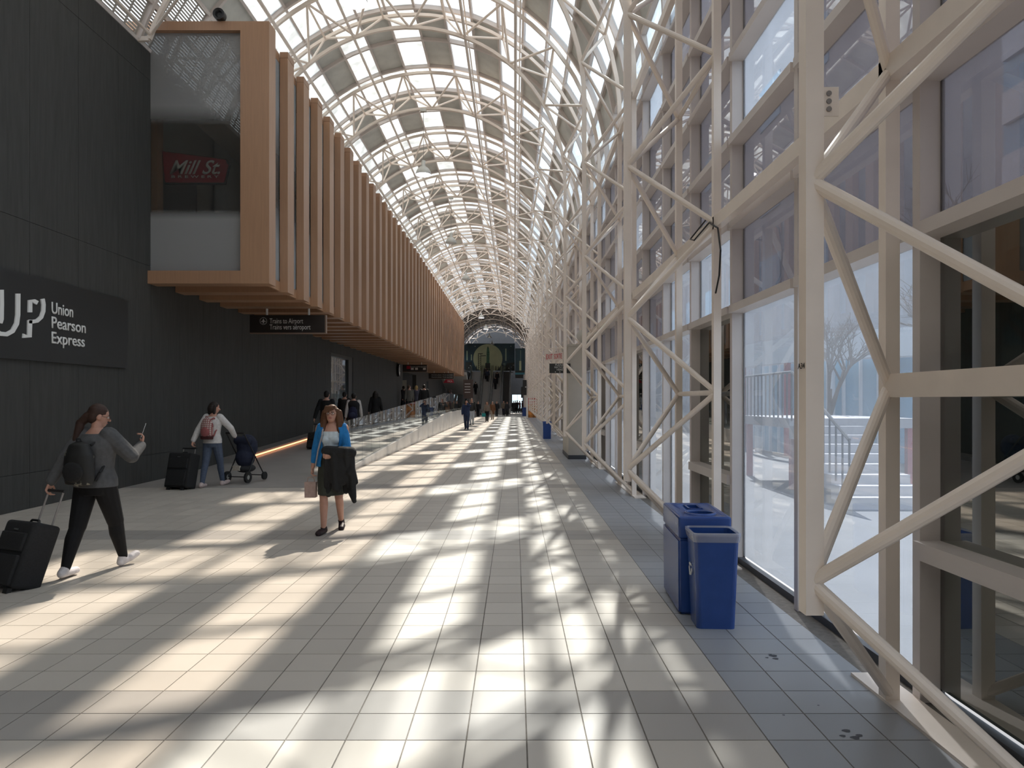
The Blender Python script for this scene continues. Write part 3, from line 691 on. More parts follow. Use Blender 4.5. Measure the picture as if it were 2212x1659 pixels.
# lid with real openings: boolean cut
def lid_mesh():
    a = bpy.data.objects.new('tmp', rbox_mesh('tmp', .42, .80, .175, .022, 'blue')); COL.objects.link(a)
    cut = MB().lathe((0, -.21, -.01), [(0, -.02), (.105, -.02), (.105, .3), (0, .3)], 28)
    cut.box(-.045, .045, .0, .19, -.03, .3)
    c = bpy.data.objects.new('cut', cut.mesh('cut', 'blue')); COL.objects.link(c)
    m_ = a.modifiers.new('b', 'BOOLEAN'); m_.object = c; m_.operation = 'DIFFERENCE'; m_.solver = 'EXACT'
    dg = bpy.context.evaluated_depsgraph_get(); me_ = bpy.data.meshes.new_from_object(a.evaluated_get(dg))
    bpy.data.objects.remove(a); bpy.data.objects.remove(c); me_.name = 'lid'
    return me_
lm = lid_mesh()
lid = loc_mesh('lid', lm, b1, (0, 0, .70))
for nm, mb in (('opening_rim', MB().lathe((0, -.21, .0875), [(.103, 0), (.108, .012), (.122, .012), (.128, 0)], 28)),):
    o = mb.build(nm, 'blue', lid, smooth=True, local=True)
o = MB().box(-.06, -.043, -.015, .205, .085, .097).box(.043, .06, -.015, .205, .085, .097).box(-.06, .06, .19, .205, .085, .097).box(-.06, .06, -.015, 0, .085, .097).build('opening_rim', 'blue', lid, local=True)
b2 = empty('slim_bin', (1.52, 5.47, 0), 'slim open blue bin lined with a clear bag, in front of the lidded bin', 'bin', rotz=math.radians(-3))
def tub(w0, d0, w1, d1, h, th, nm, parent, mat):
    """open tapered tub with rounded corners"""
    def ring(w_, d_, z, r=.035):
        pts = []
        for cx, cy, a0 in ((1,1,0),(-1,1,90),(-1,-1,180),(1,-1,270)):
            for i in range(5):
                a = math.radians(a0+22.5*i); pts.append((cx*(w_/2-r)+r*math.cos(a), cy*(d_/2-r)+r*math.sin(a), z))
        return pts
    mb = MB(); R_ = [ring(w0, d0, 0), ring(w1, d1, h), ring(w1-th*2, d1-th*2, h), ring(w0-th*2, d0-th*2, .02)]
    n = 20; vs = [p for r in R_ for p in r]; fs = []
    for j in range(3):
        for i in range(n): fs.append((j*n+i, j*n+(i+1)%n, (j+1)*n+(i+1)%n, (j+1)*n+i))
    fs += [tuple(range(n))[::-1], tuple(range(3*n, 4*n))]
    return mb.add(vs, fs), ring
mb, ring = tub(.285, .27, .335, .33, .71, .008, 'body', b2, 'blue'); mb.build('body', 'blue', b2, local=True)
mb = MB(); R_ = [ring(.345, .34, .655), ring(.36, .355, .70), ring(.362, .357, .722), ring(.335, .33, .724), ring(.322, .317, .70), ring(.30, .295, .55)]
vs = [p for r in R_ for p in r]; fs = [(j*20+i, j*20+(i+1)%20, (j+1)*20+(i+1)%20, (j+1)*20+i) for j in range(5) for i in range(20)]
mb.add(vs, fs).build('bin_liner', 'bag', b2, local=True)
mb = MB()
for i in range(3):   # chasing arrows emblem on the side
    a = PI/2+i*2*PI/3; 
    def tri(u, v, d, a=a): c, s_ = math.cos(a-PI/2), math.sin(a-PI/2); return (-.163-.004+d, u*c-v*s_, .42+u*s_+v*c)
    mb.prism([(-.035,.030),(.02,.030),(.02,.022),(.038,.036),(.02,.050),(.02,.042),(-.025,.042)], tri, -.003, .004)
mb.build('recycling_emblem', 'signtext', b2, local=True)
def far_bin(p, w_, d_, h, label):
    r = empty('blue_bin', p, label, 'bin')
    m1, _ = tub(w_*.92, d_*.92, w_, d_, h*.86, .012, '', r, 'blue'); m1.build('body', 'blue', r, local=True)
    loc_mesh('lid', rbox_mesh('lid', w_*1.03, d_*1.03, h*.16, .02, 'blue'), r, (0, 0, h*.92))
    return r
far_bin((1.44, 32.0, 0), .38, .6, .78, 'blue lidded bin standing alone further along the corridor')
far_bin((1.05, 78, 0), .5, .8, .95, 'blue bin standing beside the poster stand at the far end')
# poster stand
ps = empty('poster_stand', (1.5, 67, 0), 'white framed poster stand with red heading and orange picture', 'poster stand')
B(1.08, 1.25, 66.9, 67.1, 0, 2.0).build('frame_post', 'signwhite', ps); B(1.25, 2.1, 66.95, 67.05, .1, 1.95).build('poster', 'orange', ps)
B(1.25, 2.1, 66.93, 66.95, 1.35, 1.95).build('heading', 'exitred', ps); B(1.3, 1.9, 66.92, 66.93, 1.62, 1.8).build('print', 'signwhite', ps); B(1.3, 1.9, 66.92, 66.93, 1.42, 1.52).build('print', 'signwhite', ps)
bx = empty('black_hanging_sign', (1.05, 76, 1.9), 'black angular sign box projecting from the glass wall near the escalators', 'sign')
B(.88, 1.26, 75.8, 79.5, 2.3, 3.9).build('sign_board', 'black', bx); B(.70, .88, 77, 79.5, 2.0, 3.2).build('lower_board', 'signdark', bx); B(1.25, 1.30, 76.38, 76.48, 3.0, 3.1).build('bracket', 'steel', bx)
B(1.09, 1.24, 75.77, 75.8, 3.1, 3.2).build('print', 'signtext', bx)
cmr = empty('camera_arm', (1.2, 60.73, 7.0), 'small security camera hung from a dark arm on the truss', 'camera')
MB().bar((.85, 60.73, 7.85), (1.31, 60.73, 7.88), .05, .05).build('arm', 'black', cmr); B(.87, .9, 60.71, 60.75, 7.5, 7.85).build('stem', 'black', cmr); B(.8, 1.0, 60.53, 60.93, 7.38, 7.52).build('housing', 'lampshade', cmr)
cab = MB().poly_tube([(2.08, 7.75, 3.68), (2.05, 8.3, 3.6), (2.02, 8.0, 3.52), (2.08, 7.6, 3.62), (2.1, 7.35, 3.5), (2.1, 7.25, 3.25), (2.1, 7.3, 3.0), (2.12, 7.5, 2.85)], .009, 6)
tag(cab.build('loose_cable', 'black'), 'loose black cable looping off the steel beam', 'cable')

# ------------------------------------------------------------------ far end: escalators, banner, end wall
ew = struct(MB().box(-8.5, -.4, YB+1, YB+1.3, 0, 14).box(1.2, 3, YB+1, YB+1.3, 0, 14).box(-.4, 1.2, YB+1, YB+1.3, 2.6, 14).box(-.4, 1.2, YB+1, YB+1.3, 0, .5).build('wall_end', 'roofdark'))
wn = struct(B(-.4, 1.2, YB+1.1, YB+1.12, .5, 2.6).build('window_1', 'balglass'))
B(.38, .42, YB+1.05, YB+1.15, .5, 2.6).build('window_frame', 'white', wn); B(-.4, 1.2, YB+1.05, YB+1.15, 1.7, 1.74).build('window_frame', 'white', wn)
struct(B(-8.3, -.2, 98.5, YB, 5.55, 5.7).build('floor_upper', 'enddark'))
struct(B(-8.0, -6.2, 82, 98.6, 0, 5.55).build('wall_far_left', 'enddark'))
# sloping gallery underside past the end of the wooden gallery
tag(MB().add([(-7.66,72.3,4.3),(-4.9,72.3,4.3),(-5.2,81.9,2.3),(-7.66,81.9,2.3),(-7.66,72.3,4.6),(-4.9,72.3,4.6),(-5.2,81.9,2.6),(-7.66,81.9,2.6)], [(0,1,2,3),(4,5,6,7),(0,1,5,4),(1,2,6,5),(2,3,7,6),(3,0,4,7)]).build('stair_soffit', 'escgrey'), 'sloping grey soffit beyond the end of the wooden gallery', 'soffit')
def esc(x0, x1, mat, label, steps=16):
    r = empty('escalator', ((x0+x1)/2, 88, 0), label, 'escalator')
    mb = MB(); n = steps
    for i in range(n): 
        y = 88+10.4*i/n; z = 5.65*(i+1)/n
        mb.box(x0+.12, x1-.12, y, 98.6, z-5.65/n, z)
    mb.build('steps', mat, r)
    for x in (x0, x1):
        MB().add([(x-.09,86.8,0),(x+.09,86.8,0),(x+.09,99,5.4),(x-.09,99,5.4),(x-.09,86.8,.75),(x+.09,86.8,.75),(x+.09,98.6,6.55),(x-.09,98.6,6.55)], [(0,1,2,3),(4,5,6,7),(0,1,5,4),(1,2,6,5),(2,3,7,6),(3,0,4,7)]).build('balustrade', 'escgrey', r)
        MB().bar((x, 86.7, .82), (x, 98.6, 6.62), .12, .07).build('handrail', 'chrome', r)
    return r
esc(-6.0, -4.55, 'escgrey', 'grey stair flight nearest the wooden gallery at the far end')
esc(-4.34, -3.24, 'escgrey', 'grey escalator beside the stair flight under the banner')
esc(-3.03, -1.86, 'escgrey', 'grey escalator next to the dark-stepped one under the banner')
esc(-1.65, -.60, 'black', 'dark-stepped escalator next to the far exit passage')
YP = 98.9
bn = empty('banner', (-3.3, YP, 5.7), 'huge night-blue banner with rocket before a pale moon above the escalators', 'banner')
zb_, zt_ = px(0,801,YP).z, px(0,742,YP).z
B(-7.2, 0, YP, YP+.08, zb_, zt_).build('banner_cloth', 'teal', bn)
def bp(u, v, d): g = px(980+u/8.295, 700+v/8.295, YP); return (g.x, YP-d, g.z)
mo = [(612+262*math.cos(a), 620+262*math.sin(a)) for a in [math.radians(t) for t in range(0, 360, 8)]]
mo = [(u, min(v, 838)) for u, v in mo]
MB().prism(mo, bp, .0, .02).build('moon', 'moon', bn)
MB().prism([(613,395),(632,430),(642,520),(640,690),(655,705),(655,800),(565,800),(565,705),(588,690),(590,520),(598,430)], bp, .02, .04).build('rocket', 'rocket', bn)
MB().prism([(575,700),(650,700),(652,800),(570,800)], bp, .04, .05).prism([(545,805),(668,805),(668,838),(545,838)], bp, .02, .04).build('launch_pad', 'ink', bn)
g_ = MB()
for a in ((438,530,448,838), (482,530,490,838)): g_.prism([(a[0],a[1]),(a[2],a[1]),(a[2],a[3]),(a[0],a[3])], bp, .02, .04)
g_.prism([(438,525),(522,525),(522,538),(438,538)], bp, .02, .04).prism([(490,565),(580,562),(580,574),(490,577)], bp, .02, .04)
for v in range(560, 830, 34): g_.prism([(440,v),(488,v+30),(488,v+38),(440,v+8)], bp, .02, .035)
g_.build('gantry', 'ink', bn)
for u, h_ in ((408, 95), (757, 90), (800, 82)): MB().prism([(u-10,838),(u-7,838-h_*.8),(u-4,838-h_),(u+4,838-h_),(u+7,838-h_*.8),(u+10,838)], bp, .02, .035).build('figure_print', 'ink', bn)
for u, v0, v1 in ((240,480,650),(318,545,650),(935,440,660)): MB().prism([(u-9,v0),(u+9,v0),(u+11,v1),(u-11,v1)], bp, .01, .03).build('light_beam_print', 'posterpale', bn)
for u, v in ((385,400),(1025,398),(300,745),(272,782),(1035,772),(988,792),(1075,735)): MB().prism([(u-8,v),(u,v-8),(u+8,v),(u,v+8)], bp, .01, .03).build('star_print', 'signwhite', bn)
MB().prism([(215,680),(325,680),(325,838),(215,838)], bp, .0, .015).prism([(960,700),(1090,690),(1090,838),(880,838)], bp, .0, .015).build('dark_city_print', 'ink', bn)
for v in range(705, 838, 22): MB().prism([(888,v),(930,v),(930,v+7),(888,v+7)], bp, .015, .03).build('stripe_print', 'posterpale', bn)
YQ = 91.99
b3 = empty('side_banner', (.75, YQ, 4.5), 'narrow dark banner with a yellow light column beside the rocket banner', 'banner')
def bp2(u, v, d): g = px(980+u/8.295, 700+v/8.295, YQ); return (g.x, YQ-d, g.z)
def rect(a, b, c, d): return [(a, b), (c, b), (c, d), (a, d)]
MB().prism(rect(1102,435,1277,838), bp2, -.08, 0).build('banner_cloth', 'teal', b3)
MB().prism(rect(1176,660,1212,832), bp2, 0, .02).build('light_column_print', 'moon', b3); MB().prism(rect(1197,470,1203,660), bp2, 0, .02).build('mast_print', 'posterpale', b3)
MB().prism(rect(1102,870,1272,905), bp2, -.05, .01).build('teal_strip', 'posterteal', b3); MB().prism(rect(1102,905,1245,970), bp2, -.05, .0).build('black_strip', 'black', b3); MB().prism(rect(1102,838,1274,870), bp2, -.05, .0).build('dark_strip', 'ink', b3)

# ------------------------------------------------------------------ outdoors behind the glass wall
struct(B(2.6, 120, -40, 160, -.35, -.12).build('ground', 'gravel'))
cbld = empty('concrete_building', (24, 45, -.1), 'tall grey concrete building face seen through the glass wall', 'building')
B(14.6, 30, 21, 140, -.1, 30).build('block', 'concrete', cbld)
for i in range(9):
    y = 33+6*i
    for z in (7.5, 12.5, 17.5): B(14.53, 14.6, y, y+3.2, z, z+2.4).build('window', 'towerblue', cbld)
tw = empty('white_tower', (16, 14, -.1), 'white panelled tower with pale blue windows outside the glass wall', 'building')
B(13.2, 26, 8.6, 19.2, -.1, 40).build('core', 'towerblue', tw)
for i in range(8):
    for k in range(12):
        y = 8.7+1.3*i; z = .6+1.7*k
        B(13.08, 13.2, y+.02, y+1.28, z, z+.85).build('panel', 'towerwhite', tw)
    B(13.08, 13.2, 8.7+1.3*i+.02, 8.7+1.3*i+.38, 21, 40).build('panel', 'towerwhite', tw)
for z in range(14): B(13.1, 26, 8.45, 8.6, .6+1.7*z, 1.45+1.7*z).build('panel', 'towerwhite', tw)
pv = empty('curved_pavilion', (10.5, 22, -.1), 'low pavilion with curved pale fascia, red posts and glazing outside', 'pavilion')
mb = MB(); mc = MB(); n = 18
def cv(a, R_): return (13.5+R_*math.cos(a), 26+R_*1.5*math.sin(a))
for i in range(n):
    a0, a1 = math.radians(150+100*i/n), math.radians(150+100*(i+1)/n)
    for m_, R_, z0, z1, th in ((mb, 5.0, 2.95, 3.75, .15), (mc, 4.4, -.1, 2.95, .06)):
        p0, p1, q0_, q1_ = cv(a0, R_), cv(a1, R_), cv(a0, R_-th), cv(a1, R_-th)
        m_.add([(*p0, z0), (*p1, z0), (*q1_, z0), (*q0_, z0), (*p0, z1), (*p1, z1), (*q1_, z1), (*q0_, z1)], [(0,1,2,3),(4,5,6,7),(0,1,5,4),(1,2,6,5),(2,3,7,6),(3,0,4,7)])
mb.build('fascia', 'towerwhite', pv); mc.build('glazed_wall', 'towerblue', pv)
for i in range(0, n+1, 3):
    x, y = cv(math.radians(150+100*i/n), 4.75); MB().tube((x, y, -.12), (x, y, 3), .11, 10).build('post', 'redsteel' if i % 2 else 'towerwhite', pv)
for i in range(n):
    x, y = cv(math.radians(150+100*(i+.5)/n), 4.43); B(x-.04, x+.04, y-.04, y+.04, -.1, 2.95).build('glazing_bar', 'towerwhite', pv)
st = empty('outdoor_stair', (6.2, 12.5, -.1), 'outdoor stair with dark railings descending beside the pavilion', 'stair')
B(5.6, 8.2, 14.5, 17.5, 1.15, 1.35).build('landing', 'concrete', st)
for i in range(8): B(5.6+0*i, 7.0, 14.5-.32*(i+1), 14.5-.32*i, 1.2-.16*(i+1)-.1, 1.2-.16*i).build('step', 'concrete', st)
for i in range(22):
    y = 12.0+.25*i; z = 1.35 if y > 14.5 else 1.35-(14.5-y)*.5
    MB().tube((5.65, y, z-.05), (5.65, y, z+.95), .018, 6).build('baluster', 'rail', st)
MB().poly_tube([(5.65, 12, 1.05), (5.65, 14.5, 2.3), (5.65, 17.4, 2.3)], .03, 6).build('handrail', 'rail', st)
for x, y in ((5.75, 17.4), (8.1, 17.4), (8.1, 14.6), (5.75, 14.7)): B(x-.06, x+.06, y-.06, y+.06, -.12, 1.2).build('support_post', 'redsteel', st)
def branch(mb, p, d, L, r, depth):
    e = p+d*L; mb.tube(p, e, r, 5, r*.65)
    if depth == 0: return
    for _ in range(3 if depth > 1 else 4):
        nd = (d+Vector((random.uniform(-.8,.8), random.uniform(-.8,.8), random.uniform(-.25,.6)))).normalized()
        branch(mb, p+d*L*random.uniform(.55, 1), nd, L*random.uniform(.55,.8), r*.6, depth-1)
for x, y, s_, lb in ((8.6, 19.5, 1.15, 'bare pale tree in front of the curved pavilion'), (9.2, 12.2, 1.3, 'bare branching tree beside the white tower')):
    mb = MB(); branch(mb, Vector((x, y, -.15)), Vector((.02, 0, 1)), 1.9*s_, .09, 5); tag(mb.build('bare_tree', 'bark'), lb, 'tree')
# ------------------------------------------------------------------ people
JOBS = []
def V(*a): return Vector(a)
class Blob:
    """overlapping closed solids, later fused into one continuous skin by a voxel remesh"""
    def __init__(s): s.mb = MB()
    def cap(s, a, ra, b, rb, n=12):
        a, b = Vector(a), Vector(b); d = b-a; L = d.length
        d = d/L if L > 1e-6 else Vector((0, 0, 1)); u = d.orthogonal().normalized(); w_ = d.cross(u)
        prof = [(-1, .0), (-.87, .5), (-.5, .87), (0, 1)]
        pr = [(a+d*ra*t, ra*max(r, .02)) for t, r in prof]+[(b+d*rb*-t, rb*max(r, .02)) for t, r in prof[::-1]]
        vs = []; fs = []
        for c, r in pr:
            for i in range(n): t = 2*PI*i/n; vs.append(c+(u*math.cos(t)+w_*math.sin(t))*r)
        m = len(pr)
        for j in range(m-1):
            for i in range(n): fs.append((j*n+i, j*n+(i+1)%n, (j+1)*n+(i+1)%n, (j+1)*n+i))
        fs += [tuple(range(n-1, -1, -1)), tuple(range((m-1)*n, m*n))]
        s.mb.add(vs, fs); return s
    def ell(s, c, r, rot=None, n=16):
        c = Vector(c); vs = []; fs = []; m = 9
        for j in range(m):
            ph = -PI/2+PI*(j+.0)/(m-1); ph = max(-1.54, min(1.54, ph))
            for i in range(n):
                t = 2*PI*i/n; q = Vector((r[0]*math.cos(ph)*math.cos(t), r[1]*math.cos(ph)*math.sin(t), r[2]*math.sin(ph)))
                if rot is not None: q = rot @ q
                vs.append(c+q)
        for j in range(m-1):
            for i in range(n): fs.append((j*n+i, j*n+(i+1)%n, (j+1)*n+(i+1)%n, (j+1)*n+i))
        fs += [tuple(range(n-1, -1, -1)), tuple(range((m-1)*n, m*n))]
        s.mb.add(vs, fs); return s
    def loft(s, rings, n=20, fold=0.0, nf=7):
        vs = []; fs = []
        for q, (c, rx, ry) in enumerate(rings):
            for i in range(n):
                t = 2*PI*i/n; k = 1+fold*q/len(rings)*math.sin(nf*t+1)
                vs.append(Vector(c)+Vector((rx*k*math.cos(t), ry*k*math.sin(t), 0)))
        m = len(rings)
        for j in range(m-1):
            for i in range(n): fs.append((j*n+i, j*n+(i+1)%n, (j+1)*n+(i+1)%n, (j+1)*n+i))
        fs += [tuple(range(n-1, -1, -1)), tuple(range((m-1)*n, m*n))]
        s.mb.add(vs, fs); return s
    def shell(s, rings, a0, a1, th, n=20):
        """thick partial loft between angles a0..a1 (degrees, 90 = front)"""
        vs = []; fs = []
        for c, rx, ry in rings:
            for i in range(n+1):
                t = math.radians(a0+(a1-a0)*i/n); cs, sn = math.cos(t), math.sin(t)
                vs.append(Vector(c)+Vector((rx*cs, ry*sn, 0))); vs.append(Vector(c)+Vector(((rx+th)*cs, (ry+th)*sn, 0)))
        w_ = 2*(n+1); m = len(rings)
        for j in range(m-1):
            for i in range(n):
                a = j*w_+2*i; b = a+w_
                fs += [(a, a+2, b+2, b), (a+1, b+1, b+3, a+3)]
            for a in (j*w_, j*w_+2*n): fs.append((a, a+1, a+w_+1, a+w_))
        for j in (0, m-1):
            for i in range(n): a = j*w_+2*i; fs.append((a, a+1, a+3, a+2))
        s.mb.add(vs, fs); return s
    def out(s, name, mat, parent, voxel, smooth=4, label=None):
        o = s.mb.build(name, mat, parent, smooth=True, local=True)
        if label: o['label'] = label
        JOBS.append((o, voxel, smooth)); return o
def bake_blobs():
    for o, vx, sm in JOBS:
        m = o.modifiers.new('r', 'REMESH'); m.mode = 'VOXEL'; m.voxel_size = vx; m.use_smooth_shade = True
        if sm: q = o.modifiers.new('s', 'SMOOTH'); q.factor = .5; q.iterations = sm
    dg = bpy.context.evaluated_depsgraph_get(); dg.update()
    for o, vx, sm in JOBS:
        me = bpy.data.meshes.new_from_object(o.evaluated_get(dg)); mat = o.data.materials[0]; nm = o.data.name
        o.modifiers.clear(); old = o.data; me.materials.clear(); me.materials.append(mat); o.data = me; me.name = nm
        me.polygons.foreach_set('use_smooth', [True]*len(me.polygons)); bpy.data.meshes.remove(old)
def ik(a, t, l1, l2, pole):
    a, t, pole = Vector(a), Vector(t), Vector(pole); d = t-a; L = min(d.length, (l1+l2)*.999); d.normalize()
    x = (l1*l1-l2*l2+L*L)/(2*L); h = math.sqrt(max(0, l1*l1-x*x)); p = (pole-d*pole.dot(d)).normalized()
    return a+d*x+p*h, a+d*L
CM = {}
def cloth(col, rough=.8):
    k = tuple(col)+(rough,)
    if k not in CM: CM[k] = pmat('cloth', col, rough, var=.12, scale=25, spec=.25)
    return CM[k]
SK = pmat('skin', (.47, .25, .18), .5, var=.06, scale=20)
SK2 = pmat('skin_tan', (.36, .19, .13), .5, var=.06, scale=20)
def hand(bl, wr, d, nrm, side, s, curl, fine):
    """palm, four fingers and a thumb; d = hand direction, nrm = palm normal, side = thumb side"""
    d, nrm = Vector(d).normalized(), Vector(nrm); nrm = (nrm-d*nrm.dot(d)).normalized(); sv = Vector(side); sv = (sv-d*sv.dot(d)-nrm*sv.dot(nrm)).normalized()
    L = .085*s
    for k in (-1.5, -.5, .5, 1.5): bl.cap(wr+sv*k*.009*s, .015*s, wr+d*L+sv*k*.018*s, .0125*s, 8)
    if not fine:
        for k, ln in ((-1.5, .055), (-.5, .07), (.5, .075), (1.5, .068)): bl.cap(wr+d*L+sv*k*.019*s, .010*s, wr+d*(L+ln*s*.7)+nrm*ln*curl*s+sv*k*.02*s, .009*s, 6)
        bl.cap(wr+d*.02*s+sv*.03*s, .012*s, wr+d*.065*s+sv*.055*s+nrm*.02*s, .010*s, 6); return
    for k, ln in ((-1.5, .062), (-.5, .078), (.5, .082), (1.5, .074)):
        b0 = wr+d*L+sv*k*.0185*s; c1, s1 = math.cos(curl*.7), math.sin(curl*.7); c2, s2 = math.cos(curl*1.7), math.sin(curl*1.7)
        b1 = b0+(d*c1+nrm*s1)*ln*.5*s; b2 = b1+(d*c2+nrm*s2)*ln*.5*s
        bl.cap(b0, .0095*s, b1, .0088*s, 8); bl.cap(b1, .0088*s, b2, .0075*s, 8)
    t0 = wr+d*.02*s+sv*.028*s; t1 = t0+(d*.6+sv*.7+nrm*.3).normalized()*.04*s; t2 = t1+(d*.85+sv*.15+nrm*.5).normalized()*.032*s
    bl.cap(t0, .0125*s, t1, .011*s, 8); bl.cap(t1, .011*s, t2, .009*s, 8)
def person(label, loc, heading, h=1.7, vx=.014, female=False, legs=((.18, .0, .0), (-.16, .0, .0)), arms=None, head_yaw=0, head_pitch=0, lean=.02,
           top=(.1,.1,.1), sleeve=1.0, topkind='shirt', inner=None, bottom=(.05,.05,.06), botkind='pants', shoe=(.02,.02,.02), skin=None, hair='short', haircol=(.03,.02,.015), glasses=False, fine=False, group=None, belly=0.0, bulk=1.0):
    s = h/1.70; skin = skin or SK; k_b = bulk
    r = empty('person', loc, label, 'person', group, rotz=heading)
    hipw = .088*s*bulk; hz = .90*s
    drop = max(0.0, max(abs(l[0]) for l in legs)-.12)*.10
    hz -= drop*s
    J = {}
    for sd_, lg in ((-1, legs[0]), (1, legs[1])):
        hip = V(sd_*hipw, 0, hz); an = V(sd_*(.07)*s, lg[0]*s, (.085+lg[1])*s)
        kn, an = ik(hip, an, .435*s, .40*s, V(sd_*.05, 1, 0)); J['hip', sd_], J['kn', sd_], J['an', sd_] = hip, kn, an
        tp = lg[2]   # toe pitch, + = toe up
        J['toe', sd_] = an+V(sd_*.03*s, .155*s*math.cos(tp), (-.055*s+.155*s*math.sin(tp)) if tp else -.055*s)
        J['heel', sd_] = an+V(0, -.045*s, -.045*s) if tp <= 0.01 else an+V(0, -.03*s, -.055*s)
    def sp(z): return V(0, lean*(z-hz/s)*s*1.0, z*s-drop*s)
    shw = (.165 if female else .19)*s
    for sd_ in (-1, 1):
        sh = sp(1.395)+V(sd_*shw, 0, 0); J['sh', sd_] = sh
        a = (arms or {}).get(sd_, None)
        if a is None: a = (V(sd_*.25, (-.10 if legs[0 if sd_ < 0 else 1][0] > 0 else .14), .86), V(sd_*.4, -1, 0))
        wr = Vector(a[0])*s; el, wr = ik(sh, wr, .285*s, .25*s, a[1]); J['el', sd_], J['wr', sd_] = el, wr
        J['hd', sd_] = Vector(a[2]) if len(a) > 2 else (wr-el).normalized()
    # torso rings
    if female: prof = [(.80,.135,.10),(.88,.168,.118),(.96,.165,.115),(1.06,.128,.098),(1.16,.135,.105),(1.27,.155,.122),(1.35,.155,.105),(1.41,.12,.078),(1.46,.06,.058)]
    else: prof = [(.80,.14,.10),(.88,.16,.112),(.96,.158,.112),(1.06,.15,.108),(1.18,.165,.115),(1.29,.18,.12),(1.37,.172,.102),(1.42,.125,.078),(1.47,.065,.062)]
    prof = [(z, rx*(1+(bulk-1)*1.4), ry*(1+(bulk-1)*1.4)) if z < 1.4 else (z, rx, ry) for z, rx, ry in prof]
    def rings(infl=0.0, z0=.0, z1=9, fwd=0.0): return [(sp(z)+V(0, fwd, 0), (rx+infl)*s, (ry+infl+belly*max(0, 1-abs(z-1.0)/.25))*s) for z, rx, ry in prof if z0 <= z <= z1]
    bl = Blob(); bl.loft(rings())
    hy = Matrix.Rotation(head_yaw, 3, 'Z') @ Matrix.Rotation(head_pitch, 3, 'X')
    nk = sp(1.43); hc = sp(1.585)+V(0, .025*s, 0)
    bl.cap(nk, .056*s, hc+V(0, -.015*s, -.05*s), .05*s)
    bl.ell(hc+V(0, 0, .01*s), (.075*s, .093*s, .105*s), hy); bl.ell(hc+hy @ V(0, .03*s, -.05*s), (.058*s, .062*s, .068*s), hy)
    bl.cap(hc+hy @ V(0, .092*s, .005*s), .011*s, hc+hy @ V(0, .108*s, -.022*s), .015*s, 8)
    for sd_ in (-1, 1): bl.ell(hc+hy @ V(sd_*.077*s, 0, -.01*s), (.012*s, .022*s, .032*s), hy, 8)
    for sd_ in (-1, 1):
        bl.cap(J['sh', sd_], .056*s, J['el', sd_], .041*s); bl.cap(J['el', sd_], .042*s, J['wr', sd_], .026*s)
        nrm = V(-sd_, .2, 0) if J['hd', sd_].z < -.3 else V(0, 0, 1)
        if J['hd', sd_].z >= -.3: nrm = V(-sd_*.7, -.5, .4)
        hand(bl, J['wr', sd_], J['hd', sd_], nrm, V(0, 1, .4), s, 1.0 if fine else .55, fine)
        bl.cap(J['hip', sd_], .09*k_b*s, J['kn', sd_], .056*k_b*s); mid = J['kn', sd_].lerp(J['an', sd_], .3)+V(0, -.012*s, 0)
        bl.cap(J['kn', sd_], .054*s, mid, .055*s); bl.cap(mid, .055*s, J['an', sd_], .036*s)
        bl.cap(J['an', sd_], .036*s, J['heel', sd_], .036*s); bl.cap(J['heel', sd_], .034*s, J['toe', sd_], .028*s)
    bl.out('body', skin, r, vx if not fine else vx)
    # shoes
    for sd_ in (-1, 1):
        b = Blob(); up = V(0, 0, 0)
        b.cap(J['heel', sd_]+V(0, 0, 0), .043*s, J['toe', sd_]+V(0, 0, 0), .037*s); b.cap(J['heel', sd_].lerp(J['toe', sd_], .55)+V(.013*sd_*s, 0, 0), .042*s, J['toe', sd_]+V(.008*sd_*s, 0, 0), .036*s)
        b.cap(J['an', sd_]+V(0, -.01*s, -.01*s), .044*s, J['heel', sd_], .043*s)
        b.out('shoe', cloth(shoe, .5), r, max(vx*.8, .006), 3)
    # trousers / skirt
    if botkind in ('pants', 'leggings'):
        e = .012 if botkind == 'leggings' else .022
        b = Blob(); b.loft(rings(e*.9, .5, 1.07))
        for sd_ in (-1, 1):
            b.cap(J['hip', sd_], (.092+e*.8)*k_b*s, J['kn', sd_], (.057+e)*k_b*s)
            if botkind == 'pants': b.cap(J['kn', sd_], (.057+e)*s, J['an', sd_]+V(0, -.005*s, .0), .062*s)
            else:
                mid = J['kn', sd_].lerp(J['an', sd_], .3)+V(0, -.012*s, 0); b.cap(J['kn', sd_], .064*k_b*s, mid, .064*k_b*s); b.cap(mid, .064*k_b*s, J['an', sd_], .044*s)
        b.out('trousers' if botkind == 'pants' else 'leggings', cloth(bottom), r, vx)
    elif botkind in ('skirt', 'longskirt'):
        zb = .50 if botkind == 'skirt' else .25
        b = Blob(); my = (J['kn', -1].y+J['kn', 1].y)/2; sp_ = abs(J['kn', -1].y-J['kn', 1].y)/2
        b.loft([(sp(1.06), .142*s, .112*s), (sp(.96), .178*s, .128*s), (sp(.86), .188*s, .138*s), (V(0, my*.5, .7*s), .185*s, (.13+sp_*.4)*s), (V(0, my*.9, zb*s), .172*s, (.115+sp_*.9)*s)], 28, .03)
        b.out('skirt', cloth(bottom), r, vx)
    # top
    b = Blob(); z0 = {'shirt': .85, 'jacket': .79, 'coat': .5, 'cardigan': .8}[topkind]; e = .024 if topkind == 'shirt' else .028
    def sleeves(b, e):
        for sd_ in (-1, 1):
            b.cap(J['sh', sd_]+V(-sd_*.02*s, 0, 0), (.062+e*.6)*k_b*s, J['el', sd_], (.046+e*.7)*k_b*s)
            if sleeve > .5: b.cap(J['el', sd_], (.047+e*.7)*s, J['el', sd_].lerp(J['wr', sd_], min(1, (sleeve-.5)*2)*.95), (.031+e*.8)*s)
    tr = rings(e, .85 if z0 < .85 else z0, 1.44)
